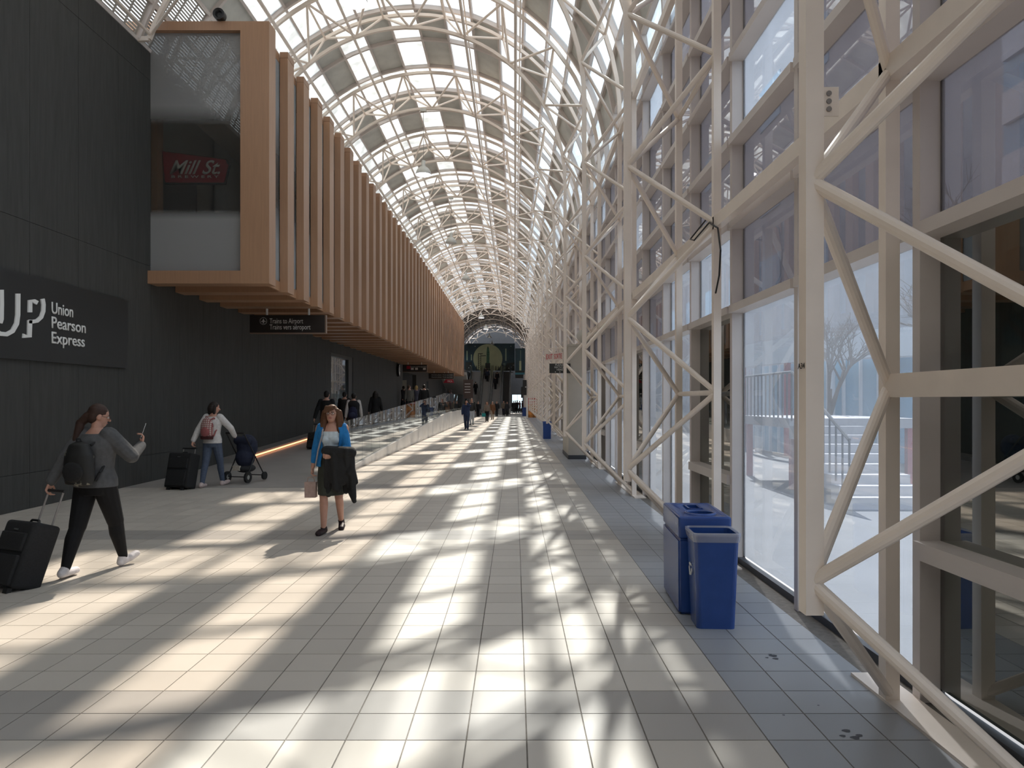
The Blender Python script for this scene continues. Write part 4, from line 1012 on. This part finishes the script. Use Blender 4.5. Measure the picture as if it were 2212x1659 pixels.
    if topkind == 'cardigan':
        b.shell([(c, rx-.004, ry-.004) for c, rx, ry in tr][:1]+[(c, rx, ry) for c, rx, ry in tr], 128, 412, .018); sleeves(b, .014); b.out('cardigan', cloth(top), r, vx)
        b2_ = Blob(); b2_.loft(rings(.012, .9, 1.36)); b2_.cap(sp(1.34)+V(-.09*s, .02*s, 0), .06*s, sp(1.34)+V(.09*s, .02*s, 0), .06*s)
        for sd_ in (-1, 1): b2_.ell(sp(1.24)+V(sd_*.065*s, .095*s, 0), (.062*s, .05*s, .06*s))
        b2_.out('blouse', cloth(inner), r, vx)
    else:
        if z0 < .8: b.loft([(V(0, 0, z0*s), (.19 if topkind == 'coat' else .175)*s, (.16 if topkind == 'coat' else .14)*s)]+tr)
        else: b.loft(tr)
        sleeves(b, e)
        if female:
            for sd_ in (-1, 1): b.ell(sp(1.24)+V(sd_*.06*s, .085*s, 0), (.06*s, .05*s, .055*s))
        b.out({'shirt': 'top', 'jacket': 'jacket', 'coat': 'coat'}[topkind], cloth(top), r, vx)
        if inner is not None: 
            b = Blob(); b.cap(sp(1.40)+V(0, .085*s, 0), .03*s, sp(1.15)+V(0, .118*s, 0), .022*s); b.cap(sp(1.44)+V(-.03*s, .02*s, 0), .045*s, sp(1.44)+V(.03*s, .02*s, 0), .045*s); b.out('shirt_front', cloth(inner), r, vx)
    # hair
    if hair != 'bald':
        b = Blob(); b.ell(hc+hy @ V(0, -.016*s, .034*s), (.083*s, .094*s, .094*s), hy); b.ell(hc+hy @ V(0, -.04*s, -.005*s), (.078*s, .066*s, .085*s), hy)
        if hair == 'long':
            for sd_ in (-1, 1):
                b.cap(hc+hy @ V(sd_*.072*s, -.01*s, .02*s), .04*s, hc+hy @ V(sd_*.095*s, -.01*s, -.12*s), .042*s); b.cap(hc+hy @ V(sd_*.095*s, -.01*s, -.12*s), .042*s, hc+hy @ V(sd_*.10*s, .035*s, -.235*s), .028*s)
                b.cap(hc+hy @ V(sd_*.02*s, .06*s, .09*s), .025*s, hc+hy @ V(sd_*.07*s, .055*s, .02*s), .018*s)
            b.cap(hc+hy @ V(0, -.07*s, 0), .07*s, hc+hy @ V(0, -.085*s, -.22*s), .06*s)
            for k_ in range(9): a_ = PI+PI*k_/8; b.cap(hc+hy @ V(.09*s*math.cos(a_), .075*s*math.sin(a_)-.01*s, .0), .028*s, hc+hy @ V(.115*s*math.cos(a_+.15), .095*s*math.sin(a_+.15)-.01*s, (-.17-.05*(k_ % 3))*s), .02*s, 8)
        elif hair == 'fringe':
            for sd_ in (-1, 1):
                b.cap(hc+hy @ V(sd_*.07*s, .0, .04*s), .036*s, hc+hy @ V(sd_*.092*s, .0, -.08*s), .04*s); b.cap(hc+hy @ V(sd_*.092*s, .0, -.08*s), .04*s, hc+hy @ V(sd_*.105*s, .04*s, -.21*s), .03*s)
                b.cap(hc+hy @ V(sd_*.10*s, -.02*s, .02*s), .035*s, hc+hy @ V(sd_*.12*s, -.01*s, -.1*s), .036*s); b.cap(hc+hy @ V(sd_*.12*s, -.02*s, -.1*s), .036*s, hc+hy @ V(sd_*.145*s, .0, -.19*s), .022*s); b.cap(hc+hy @ V(sd_*.12*s, .02*s, -.15*s), .03*s, hc+hy @ V(sd_*.10*s, .05*s, -.25*s), .018*s)
            for k_ in range(6): b.cap(hc+hy @ V((-.05+.022*k_)*s, .075*s, .095*s), .017*s, hc+hy @ V((-.035+.024*k_)*s, .098*s, (.055-.008*k_)*s), .011*s, 8)
            b.cap(hc+hy @ V(0, -.06*s, 0), .075*s, hc+hy @ V(0, -.075*s, -.2*s), .06*s)
        elif hair == 'pony':
            b.cap(hc+hy @ V(-.01*s, -.085*s, -.02*s), .05*s, hc+hy @ V(-.05*s, -.13*s, -.10*s), .04*s); b.cap(hc+hy @ V(-.05*s, -.13*s, -.10*s), .045*s, hc+hy @ V(-.04*s, -.13*s, -.36*s), .03*s)
        elif hair == 'bob':
            b.ell(hc+hy @ V(0, -.035*s, -.02*s), (.098*s, .092*s, .12*s), hy)
            for sd_ in (-1, 1): b.cap(hc+hy @ V(sd_*.075*s, .0, .03*s), .03*s, hc+hy @ V(sd_*.085*s, .01*s, -.10*s), .028*s)
            b.cap(hc+hy @ V(-.03*s, -.06*s, -.06*s), .06*s, hc+hy @ V(-.05*s, -.05*s, -.15*s), .04*s)
        b.out('hair', cloth(haircol, .55), r, max(.006, vx*.8), 3)
    if fine:
        for sd_ in (-1, 1):
            o = MB(); e_ = Blob(); e_.ell(hc+hy @ V(sd_*.031*s, .083*s, .004*s), (.014*s, .009*s, .008*s), hy, 10); e_.mb.build('eye', 'signwhite', r, smooth=True, local=True)
            e_ = Blob(); e_.ell(hc+hy @ V(sd_*.031*s, .091*s, .004*s), (.006*s, .003*s, .006*s), hy, 8); e_.mb.build('iris', 'black', r, smooth=True, local=True)
            e_ = Blob(); e_.cap(hc+hy @ V(sd_*.016*s, .094*s, .026*s), .004*s, hc+hy @ V(sd_*.05*s, .08*s, .026*s), .003*s, 6); e_.mb.build('eyebrow', cloth(haircol, .55), r, smooth=True, local=True)
        e_ = Blob(); e_.ell(hc+hy @ V(0, .088*s, -.055*s), (.024*s, .010*s, .007*s), hy, 10); e_.mb.build('mouth', cloth((.38,.10,.10), .4), r, smooth=True, local=True)
    if glasses:
        g = MB()
        for sd_ in (-1, 1):
            c_ = hc+hy @ V(sd_*.033*s, .102*s, .003*s); pts = [c_+hy @ V(.026*s*math.cos(a*PI/6), 0, .017*s*math.sin(a*PI/6)) for a in range(13)]; g.poly_tube(pts, .0022*s, 5)
            g.tube(c_+hy @ V(sd_*.027*s, 0, .004*s), hc+hy @ V(sd_*.08*s, .0, .004*s), .002*s, 5)
        g.tube(hc+hy @ V(-.008*s, .102*s, .006*s), hc+hy @ V(.008*s, .102*s, .006*s), .002*s, 5); g.build('eyeglasses', 'black', r, local=True)
    r['_s'] = s
    R3 = Matrix.Rotation(heading, 3, 'Z')
    def world(p): return Vector(loc)+R3 @ Vector(p)
    J['world'] = world; J['sp'] = sp; J['s'] = s; J['hc'] = hc
    del r['_s']
    return r, J
def backpack(label, J, heading, mat, pmat_, w_=.30, h_=.42, d_=.16, zc=1.2, small=False, basemat=None):
    s = J['s']; c = J['sp'](zc)+V(0, -(.125+d_/2)*s, 0); g = J['world'](c+V(0, 0, -h_/2))
    r = empty('backpack', g, label, 'backpack', rotz=heading)
    b = Blob(); b.ell((0, 0, h_*.5), (w_*.5, d_*.55, h_*.52)); b.loft([(V(0, 0, .02), w_*.45, d_*.42), (V(0, 0, h_*.25), w_*.5, d_*.5), (V(0, 0, h_*.7), w_*.48, d_*.48), (V(0, 0, h_*.95), w_*.3, d_*.35)]); b.out('pack', mat, r, .012, 4)
    b = Blob(); b.ell((0, -d_*.45, h_*.34), (w_*.36, d_*.25, h_*.24)); b.out('pocket', pmat_, r, .010, 4)
    if basemat: b = Blob(); b.loft([(V(0, -.004, -.005), w_*.47, d_*.47), (V(0, -.004, h_*.16), w_*.52, d_*.56)]); b.out('base_panel', basemat, r, .010, 2)
    for sx in (-1, 1):
        mb = MB(); mb.poly_tube([(sx*w_*.25, d_*.30, h_*.92), (sx*w_*.32, d_*.62, h_*.99), (sx*w_*.36, d_*1.0, h_*.88), (sx*w_*.42, d_*.85+.08, h_*.6), (sx*w_*.47, d_*.5, h_*.3), (sx*w_*.42, d_*.3, h_*.12)], .014, 6); mb.build('strap', pmat_, r, local=True)
    MB().poly_tube([(-.03, 0, h_*.97), (-.02, -.01, h_*1.06), (.02, -.01, h_*1.06), (.03, 0, h_*.97)], .007, 6).build('grab_loop', pmat_, r, local=True)
    return r
def suitcase(label, loc, rotz, tilt, w_, d_, h_, handle, mat='blackfab'):
    """local: pulled toward +Y; tilt about X (radians) leaning the top toward +Y"""
    r = empty('suitcase', loc, label, 'suitcase'); r.rotation_euler = (-tilt, 0, rotz)
    linkobj('case', rbox_mesh('case', w_, d_, h_, .045, mat, 4), r, (0, d_*.5, h_/2+.05))
    linkobj('front_pocket', rbox_mesh('front_pocket', w_*.82, .04, h_*.45, .018, mat), r, (0, -.01, h_*.34)); linkobj('front_pocket', rbox_mesh('front_pocket', w_*.82, .035, h_*.28, .016, mat), r, (0, -.008, h_*.76))
    for sx in (-1, 1):
        MB().lathe((sx*w_*.38, d_*.82, .045), [(0, -.018), (.045, -.018), (.045, .018), (0, .018)], 16, 'x').build('wheel', 'black', r, local=True)
        MB().tube((sx*w_*.26, d_*.86, h_+.03), (sx*w_*.26, d_*.86, h_+.05+handle), .009, 8).build('handle_rod', 'aludark', r, local=True)
        B(sx*w_*.3-.03, sx*w_*.3+.03, .0, .04, 0.0, .05).build('foot', 'black', r, local=True)
    MB().tube((-w_*.30, d_*.86, h_+.05+handle), (w_*.30, d_*.86, h_+.05+handle), .016, 8).build('handle_grip', 'black', r, local=True)
    MB().poly_tube([(-.07, d_*.5, h_+.045), (-.05, d_*.5, h_+.075), (.05, d_*.5, h_+.075), (.07, d_*.5, h_+.045)], .011, 6).build('top_handle', 'black', r, local=True)
    B(-.035, .035, -.012, -.002, h_*.93, h_*.955).build('badge', 'chrome', r, local=True)
    return r
rad = math.radians
# 1 woman with phone and suitcase
hd1 = rad(-12)
p1, J1_ = person('person in grey sweater and black leggings, phone raised, pulling a suitcase', (-4.20, 7.12, 0), hd1, 1.69, .0065, True, legs=((-.30, .0, 0), (.30, -.012, .35)),
    arms={-1: (V(-.34, -.30, .80), V(-.5, -1, 0), V(-.1, -.3, -1)), 1: (V(.25, .34, 1.26), V(.7, -.3, -1), V(.05, .25, .9))}, bulk=1.14, head_yaw=rad(-42), head_pitch=rad(-14), top=(.085,.085,.088), bottom=(.008,.008,.009), botkind='leggings', shoe=(.62,.58,.58), hair='pony', haircol=(.045,.024,.018), glasses=True, fine=True)
ph = J1_['world'](J1_['wr', 1]+V(.05, .25, .9).normalized()*.155+V(-.7, -.5, .25).normalized()*.016)
o = linkobj('phone', rbox_mesh('phone', .075, .012, .15, .005, 'black'), None, ph); o.rotation_euler = (rad(-18), 0, hd1-rad(50)); tag(o, 'dark smartphone in the raised hand of the person in grey', 'phone'); linkobj('metal_edge', rbox_mesh('metal_edge', .079, .007, .154, .003, 'chrome'), o, (0, 0, 0)); linkobj('camera_lens', rbox_mesh('camera_lens', .02, .004, .02, .002, 'chrome'), o, (-.02, -.007, .055))
bandana = pmat('bandana_print', (.010,.010,.011), .7, var=0); 
def spotted(name, c0, c1, sc, th):
    m, t, b = nt(name); g = t.nodes.new('ShaderNodeTexCoord'); v = t.nodes.new('ShaderNodeTexNoise'); v.inputs['Scale'].default_value = sc; v.inputs['Detail'].default_value = 3
    r_ = t.nodes.new('ShaderNodeValToRGB'); r_.color_ramp.interpolation = 'CONSTANT'; r_.color_ramp.elements[0].color = (*c0, 1); r_.color_ramp.elements[1].color = (*c1, 1); r_.color_ramp.elements[1].position = th
    lnk(t, g.outputs['Object'], v.inputs['Vector']); lnk(t, v.outputs[0], r_.inputs[0]); lnk(t, r_.outputs[0], b.inputs['Base Color']); b.inputs['Roughness'].default_value = .6; return m
def plaid(name, c0, c1, sc):
    m, t, b = nt(name); g = t.nodes.new('ShaderNodeTexCoord'); sx = t.nodes.new('ShaderNodeSeparateXYZ'); lnk(t, g.outputs['Object'], sx.inputs[0]); prev = None
    for k in (0, 2):
        q = t.nodes.new('ShaderNodeMath'); q.operation = 'MULTIPLY'; q.inputs[1].default_value = sc; lnk(t, sx.outputs[k], q.inputs[0])
        f = t.nodes.new('ShaderNodeMath'); f.operation = 'FRACT'; lnk(t, q.outputs[0], f.inputs[0]); l = t.nodes.new('ShaderNodeMath'); l.operation = 'LESS_THAN'; l.inputs[1].default_value = .35; lnk(t, f.outputs[0], l.inputs[0])
        if prev is None: prev = l
        else: a = t.nodes.new('ShaderNodeMath'); a.operation = 'MAXIMUM'; lnk(t, prev.outputs[0], a.inputs[0]); lnk(t, l.outputs[0], a.inputs[1]); prev = a
    mx = t.nodes.new('ShaderNodeMix'); mx.data_type = 'RGBA'; mx.inputs['A'].default_value = (*c0, 1); mx.inputs['B'].default_value = (*c1, 1); lnk(t, prev.outputs[0], mx.inputs['Factor']); lnk(t, mx.outputs['Result'], b.inputs['Base Color']); b.inputs['Roughness'].default_value = .8; return m
backpack('black patterned backpack worn by the person in grey', J1_, hd1, spotted('patterned_black', (.010,.010,.010), (.16,.15,.12), 9, .64), M['blackfab'], .33, .44, .17, 1.12)
wr1 = J1_['world'](J1_['wr', -1])
suitcase('black upright suitcase pulled by the person in grey', (-4.66, 6.37, 0.0), rad(-24), rad(20), .42, .27, .60, .33)
# 2 woman in the blue cardigan
p2, J2_ = person('person in blue cardigan and dark skirt walking with a black coat', (-2.40, 9.35, 0), PI+rad(2), 1.665, .0065, True, legs=((.20, .0, 0), (-.22, .03, -.25)) [::-1],
    arms={1: (V(.265, .02, .80), V(.5, -1, 0), V(.05, .15, -1)), -1: (V(-.06, .27, 1.02), V(-.9, -.5, -.3), V(.9, .3, 0))}, top=(.02,.17,.42), topkind='cardigan', sleeve=.85, inner=(.55,.62,.66), bottom=(.045,.048,.038), botkind='skirt', shoe=(.025,.015,.017), hair='fringe', haircol=(.10,.045,.022), glasses=True, fine=True)
ct = empty('black_coat', J2_['world'](V(-.14, .25, .45)), 'black coat draped over the arm of the person in blue', 'coat', rotz=PI)
b = Blob()
for k in range(7):
    a = k/6; xx = -.16+.32*a
    b.cap((xx, .01+.04*math.sin(k*2.1), .60+.03*math.sin(k)), .042, (xx*1.2+.03*math.sin(k*3), -.02+.05*math.cos(k*1.7), .03+.13*abs(math.sin(k*1.3))), .04, 10)
b.cap((-.15, 0, .60), .075, (.16, 0, .62), .07); b.ell((0, .01, .38), (.17, .05, .22)); b.cap((-.15, .0, .35), .07, (-.22, .01, .22), .03); b.cap((-.16, 0, .1), .05, (-.20, .02, -.02), .03)
b.out('draped_cloth', 'blackfab', ct, .009, 3)
MB().poly_tube([(.1, -.06, .3), (.12, -.08, .2), (.1, -.07, .1)], .008, 6).build('coat_lining_tag', 'cream', ct, local=True)
hb = J2_['world'](J2_['wr', 1]+V(.02, .02, -.12))
bg = empty('paper_bag', hb+Vector((0, 0, -.27)), 'tan bag hanging from the hand of the person in blue', 'bag', rotz=PI)
MB().add([(-.07,-.05,0),(.07,-.05,0),(.07,.05,0),(-.07,.05,0),(-.075,-.04,.20),(.075,-.04,.20),(.075,.04,.20),(-.075,.04,.20)], [(0,3,2,1),(0,1,5,4),(1,2,6,5),(2,3,7,6),(3,0,4,7),(4,5,6,7)]).build('bag_body', cloth((.42,.30,.26)), bg, local=True)
MB().poly_tube([(-.05, 0, .19), (-.04, 0, .25), (.0, 0, .27), (.04, 0, .25), (.05, 0, .19)], .006, 6).build('handle', cloth((.42,.30,.26)), bg, local=True)
sb = MB(); q_ = [J2_['sp'](1.42)+V(.10, .06, 0), J2_['sp'](1.3)+V(.10, .145, 0), J2_['sp'](1.1)+V(.155, .13, 0), J2_['sp'](.9)+V(.20, .08, 0)]
sb.poly_tube(q_, .011, 6); o = sb.build('shoulder_strap', cloth((.35,.33,.33)), p2, local=True)
# 3 woman with suitcase and stroller
hd3 = rad(-10)
p3, J3_ = person('person in white top and jeans with plaid backpack, pushing a stroller', (-6.02, 14.15, .005), hd3, 1.69, .008, True, legs=((-.24, .0, 0), (.24, -.005, .2)),
    arms={-1: (V(-.30, -.30, .80), V(-.5, -1, 0), V(-.1, -.2, -1)), 1: (V(.30, .30, 1.0), V(1, -.6, -.2), V(-.2, .9, -.2))}, head_yaw=rad(-55), head_pitch=rad(-10), top=(.55,.53,.52), sleeve=1, bottom=(.075,.095,.14), botkind='leggings', shoe=(.50,.40,.38), hair='bob', haircol=(.022,.016,.014), lean=.06, fine=True)
backpack('red and white plaid backpack worn by the person in white', J3_, hd3, plaid('plaid_red', (.55,.46,.42), (.22,.07,.07), 26), cloth((.30,.10,.10)), .27, .42, .15, 1.18, basemat=cloth((.06,.02,.02)))
suitcase('large black suitcase pulled by the person in white top', (-6.52, 13.60, .005), rad(-12), rad(14), .50, .30, .68, .12)
sr = empty('stroller', (-5.62, 14.85, .03), 'dark blue folded-hood stroller pushed along the dark wall', 'stroller', rotz=rad(-14))
navy = cloth((.018,.022,.042))
b = Blob(); b.ell((0, .05, .72), (.20, .24, .26)); b.ell((0, -.02, .50), (.19, .22, .22)); b.cap((-.12, -.1, .85), .09, (.12, -.1, .85), .09); b.out('hood_and_seat', navy, sr, .014, 4)
b = Blob(); b.ell((0, .0, .27), (.18, .24, .09)); b.out('basket', cloth((.03,.03,.032)), sr, .012, 3)
fr = MB()
for sx in (-1, 1):
    fr.poly_tube([(sx*.20, -.36, 1.02), (sx*.21, -.12, .70), (sx*.21, .12, .38), (sx*.20, .34, .12)], .013, 6); fr.tube((sx*.21, .0, .55), (sx*.22, -.28, .12), .013, 6)
    MB().lathe((sx*.24, -.28, .115), [(.05, -.02), (.115, -.02), (.115, .02), (.05, .02), (.05, -.02)], 20, 'x').build('wheel', 'black', sr, local=True); MB().lathe((sx*.24, -.28, .115), [(0, -.012), (.05, -.012), (.05, .012), (0, .012)], 14, 'x').build('hub', 'lampshade', sr, local=True)
    MB().lathe((sx*.20, .36, .085), [(.0, -.02), (.085, -.02), (.085, .02), (.0, .02)], 18, 'x').build('wheel', 'black', sr, local=True)
fr.tube((-.22, -.28, .12), (.22, -.28, .12), .012, 6).tube((-.20, .35, .10), (.20, .35, .10), .012, 6); fr.build('frame', 'black', sr, local=True)
MB().tube((-.21, -.36, 1.02), (.21, -.36, 1.02), .02, 8).build('handlebar', 'black', sr, local=True)
B(-.14, .02, -.25, -.2, .24, .34).build('blanket', cloth((.45,.40,.34)), sr, local=True)
# people on the ramp
def rz(y): return ramp_z(y)+.006
G1 = 'people walking up the ramp'; G2 = 'people further down the corridor'; G3 = 'people on the escalators'
def on_ramp(u, Y): return ((u-1112)/F*Y, Y, rz(Y))
MID = .013
person('person in black suit pulling a case up the ramp beside the wall', on_ramp(705, 22.4), rad(-5), 1.80, MID, legs=((-.2,0,0),(.22,.02,.1)), arms={-1: (V(-.30, -.22, .82), V(-.4, -1, 0)), 1: (V(.27, .05, .84), V(.4, -1, 0))}, top=(.012,.012,.013), topkind='jacket', inner=(.4,.4,.4), bottom=(.012,.012,.014), haircol=(.012,.01,.009), group=G1)
q = on_ramp(672, 21.9); suitcase('small black case trailing behind the person in black suit', q, rad(-8), rad(16), .36, .24, .50, .30)
_, JJ = person('person in white sleeves and black vest with navy backpack on the ramp', on_ramp(764, 24.3), rad(4), 1.68, MID, legs=((.2,.02,.1),(-.2,0,0)), top=(.50,.47,.46), bottom=(.03,.03,.035), haircol=(.012,.01,.009), group=G1)
b = Blob(); b.loft([(JJ['sp'](z), rx*JJ['s'], ry*JJ['s']) for z, rx, ry in ((.82,.205,.165),(.96,.20,.16),(1.1,.195,.156),(1.29,.222,.165),(1.37,.212,.148),(1.44,.135,.105))]); b.out('vest', cloth((.014,.014,.016)), _, MID, 3)
backpack('navy backpack on the person in white sleeves', JJ, rad(4), cloth((.018,.02,.05)), cloth((.03,.035,.07)), .30, .40, .15, 1.02)
person('person in dark suit half hidden behind the white-sleeved one', on_ramp(744, 26.5), rad(-3), 1.66, MID, legs=((-.2,0,0),(.2,.02,.1)), top=(.016,.016,.017), topkind='jacket', inner=(.35,.35,.33), bottom=(.015,.015,.016), haircol=(.012,.01,.009), group=G1)
person('person in long black coat with long dark hair on the ramp', on_ramp(811, 28.2), rad(3), 1.65, MID, True, legs=((.16,.0,0),(-.16,0,0)), top=(.010,.010,.011), topkind='coat', bottom=(.01,.01,.012), hair='long', haircol=(.018,.014,.012), group=G1)
person('person in grey jacket standing by the dark doorway', on_ramp(884, 40.0), rad(15), 1.70, .016, legs=((.03,0,0),(-.03,0,0)), top=(.10,.095,.085), topkind='jacket', bottom=(.02,.02,.022), haircol=(.09,.05,.03), group=G1, head_yaw=rad(-60))
person('blonde person with hand raised by the dark doorway', on_ramp(900, 41.0), rad(40), 1.66, .016, True, legs=((.03,0,0),(-.03,0,0)), arms={-1: (V(-.15, .35, 1.35), V(-1, 0, -.4), V(0, .4, 1))}, top=(.05,.05,.07), topkind='jacket', bottom=(.02,.02,.03), hair='bob', haircol=(.35,.24,.10), group=G1)
person('person in black leather jacket near the top of the ramp', on_ramp(916, 39.0), rad(-5), 1.74, .016, legs=((.1,0,0),(-.1,0,0)), top=(.016,.016,.017), topkind='jacket', bottom=(.02,.02,.025), haircol=(.02,.016,.014), group=G1)
person('dark figure at the edge of the dark doorway', (-7.4, 47.4, rz(47)), rad(60), 1.72, .018, legs=((.05,0,0),(-.05,0,0)), top=(.01,.01,.011), topkind='jacket', bottom=(.01,.01,.012), group=G1)
person('person in maroon jacket standing at the information stand', on_ramp(974, 60.0), rad(80), 1.66, .018, True, legs=((.04,0,0),(-.04,0,0)), top=(.07,.03,.03), topkind='jacket', bottom=(.02,.02,.022), hair='bob', haircol=(.03,.02,.02), group=G1)
# main floor
def on_floor(u, Y): return ((u-1112)/F*Y, Y, .002)
person('person in navy suit walking with a hand to the face', on_floor(1008, 41.8), PI, 1.74, .014, legs=((.14,0,0),(-.16,.02,-.2)), arms={-1: (V(-.05, .17, 1.50), V(-.9, .2, -.8), V(.3, -.2, 1)), 1: (V(.24, .10, .88), V(.5, -1, 0))}, top=(.022,.035,.085), topkind='jacket', inner=(.6,.6,.62), bottom=(.022,.033,.07), haircol=(.03,.02,.015), group=G2)
pj, JB = person('person in dark top and pale jeans behind the navy suit', on_floor(1019, 50), PI, 1.86, .016, legs=((-.16,0,0),(.16,0,0)), top=(.03,.03,.03), bottom=(.33,.36,.40), haircol=(.09,.06,.04), group=G2, arms={1: (V(.12, .3, 1.25), V(1, -.5, -.5), V(-.5, .5, .6))})
person('person in black suit and pale tie walking alone before the stairs', on_floor(1033, 74), PI, 1.62, .018, legs=((.14,0,0),(-.14,0,0)), top=(.012,.012,.014), topkind='jacket', inner=(.4,.4,.4), bottom=(.012,.012,.014), group=G2)
pw, JW = person('person in taupe top and black trousers carrying a teal bag', on_floor(1052, 57.3), PI, 1.62, .016, True, legs=((.14,0,0),(-.14,0,0)), top=(.17,.135,.11), bottom=(.012,.012,.014), hair='bob', haircol=(.16,.07,.03), group=G2)
bt = JW['world'](JW['wr', 1]+V(.02, .0, -.42)); bo = empty('teal_bag', bt, 'teal tote bag carried by the person in taupe', 'bag')
B(-.15, .15, -.06, .06, 0, .26).build('bag_body', cloth((.03,.26,.26)), bo, local=True); MB().poly_tube([(-.08, 0, .25), (-.05, 0, .38), (.05, 0, .38), (.08, 0, .25)], .012, 6).build('handle', cloth((.03,.26,.26)), bo, local=True)
person('person in brown open coat and pale trousers', on_floor(1064, 64), PI, 1.62, .018, True, legs=((-.12,0,0),(.14,0,0)), top=(.15,.07,.035), topkind='coat', inner=(.45,.4,.33), bottom=(.36,.30,.24), hair='bob', haircol=(.10,.07,.05), group=G2)
person('person in black jacket beside the brown coat', on_floor(1073, 76), PI, 1.65, .02, legs=((.1,0,0),(-.12,0,0)), top=(.015,.015,.016), topkind='jacket', bottom=(.02,.02,.022), group=G2)
person('person in khaki jacket walking by the escalator foot', on_floor(1088, 80), PI, 1.68, .02, legs=((.14,0,0),(-.14,0,0)), top=(.14,.11,.08), topkind='jacket', bottom=(.02,.02,.03), group=G2)
person('person in dark grey clothes beside the khaki jacket', on_floor(1095.5, 78), PI, 1.62, .02, True, legs=((-.14,0,0),(.14,0,0)), top=(.03,.03,.033), topkind='coat', bottom=(.015,.015,.018), hair='long', group=G2)
for i, (u, y_, c, lb) in enumerate(((1109, 97, (.012,.012,.014), 'person in black at the near side of the far exit group'), (1113, 99.6, (.03,.025,.025), 'person in dark brown within the far exit group'), (1117.5, 98, (.02,.02,.03), 'person in dark navy within the far exit group'), (1123, 97.5, (.08,.02,.025), 'person in dark red jacket in the far exit group'), (1128.5, 99.5, (.05,.015,.02), 'person in maroon coat at the far exit'))):
    person(lb, on_floor(u, y_), rad(20*i), 1.64+.03*(i % 3), .022, legs=((.08,0,0),(-.08,0,0)), top=c, topkind='jacket', bottom=(.015,.015,.018), group='people by the far exit')
def on_esc(u, Y): i = int((Y-88)*16/10.4); return ((u-1112)/F*Y, Y, 5.65*(i+1)/16)
for u, y_, c, lb in ((1027.5, 92.3, (.02,.018,.018), 'dark figure on the stair flight nearest the gallery'), (1049.5, 96.4, (.05,.045,.04), 'figure in dark grey near the top of the first escalator'), (1053, 95.2, (.025,.03,.045), 'figure in dark blue near the top of the first escalator'), (1070, 93.4, (.012,.012,.013), 'figure in black low on the second escalator'), (1074, 94.6, (.014,.013,.013), 'figure in black higher on the second escalator')):
    person(lb, on_esc(u, y_), 0, 1.68, .022, legs=((.05,0,0),(-.05,0,0)), top=c, topkind='jacket', bottom=(.012,.012,.014), group=G3)
bake_blobs()
# ------------------------------------------------------------------ bake lettering
def bake():
    dg = bpy.context.evaluated_depsgraph_get(); dg.update()
    for o, name, loc, rot, width, height, mat, parent, extr in TEXTS:
        me = bpy.data.meshes.new_from_object(o.evaluated_get(dg)); me.name = name
        xs = [v.co.x for v in me.vertices]; ys_ = [v.co.y for v in me.vertices]
        cap = 0.70; sx = width/max(1e-6, max(xs)-min(xs)); sy = height/cap; x0 = min(xs)
        for v in me.vertices: v.co = Vector(((v.co.x-x0)*sx, v.co.y*sy, 0))
        bm = bmesh.new(); bm.from_mesh(me); bmesh.ops.remove_doubles(bm, verts=bm.verts, dist=1e-5)
        g = bmesh.ops.extrude_face_region(bm, geom=bm.faces[:]); 
        for e in g['geom']:
            if isinstance(e, bmesh.types.BMVert): e.co.z += extr
        bm.to_mesh(me); bm.free()
        me.materials.clear(); me.materials.append(M[mat] if isinstance(mat, str) else mat)
        n = linkobj(name, me, parent, Vector(loc)-WL[parent.name]); n.rotation_euler = rot
        bpy.data.objects.remove(o)
bake()
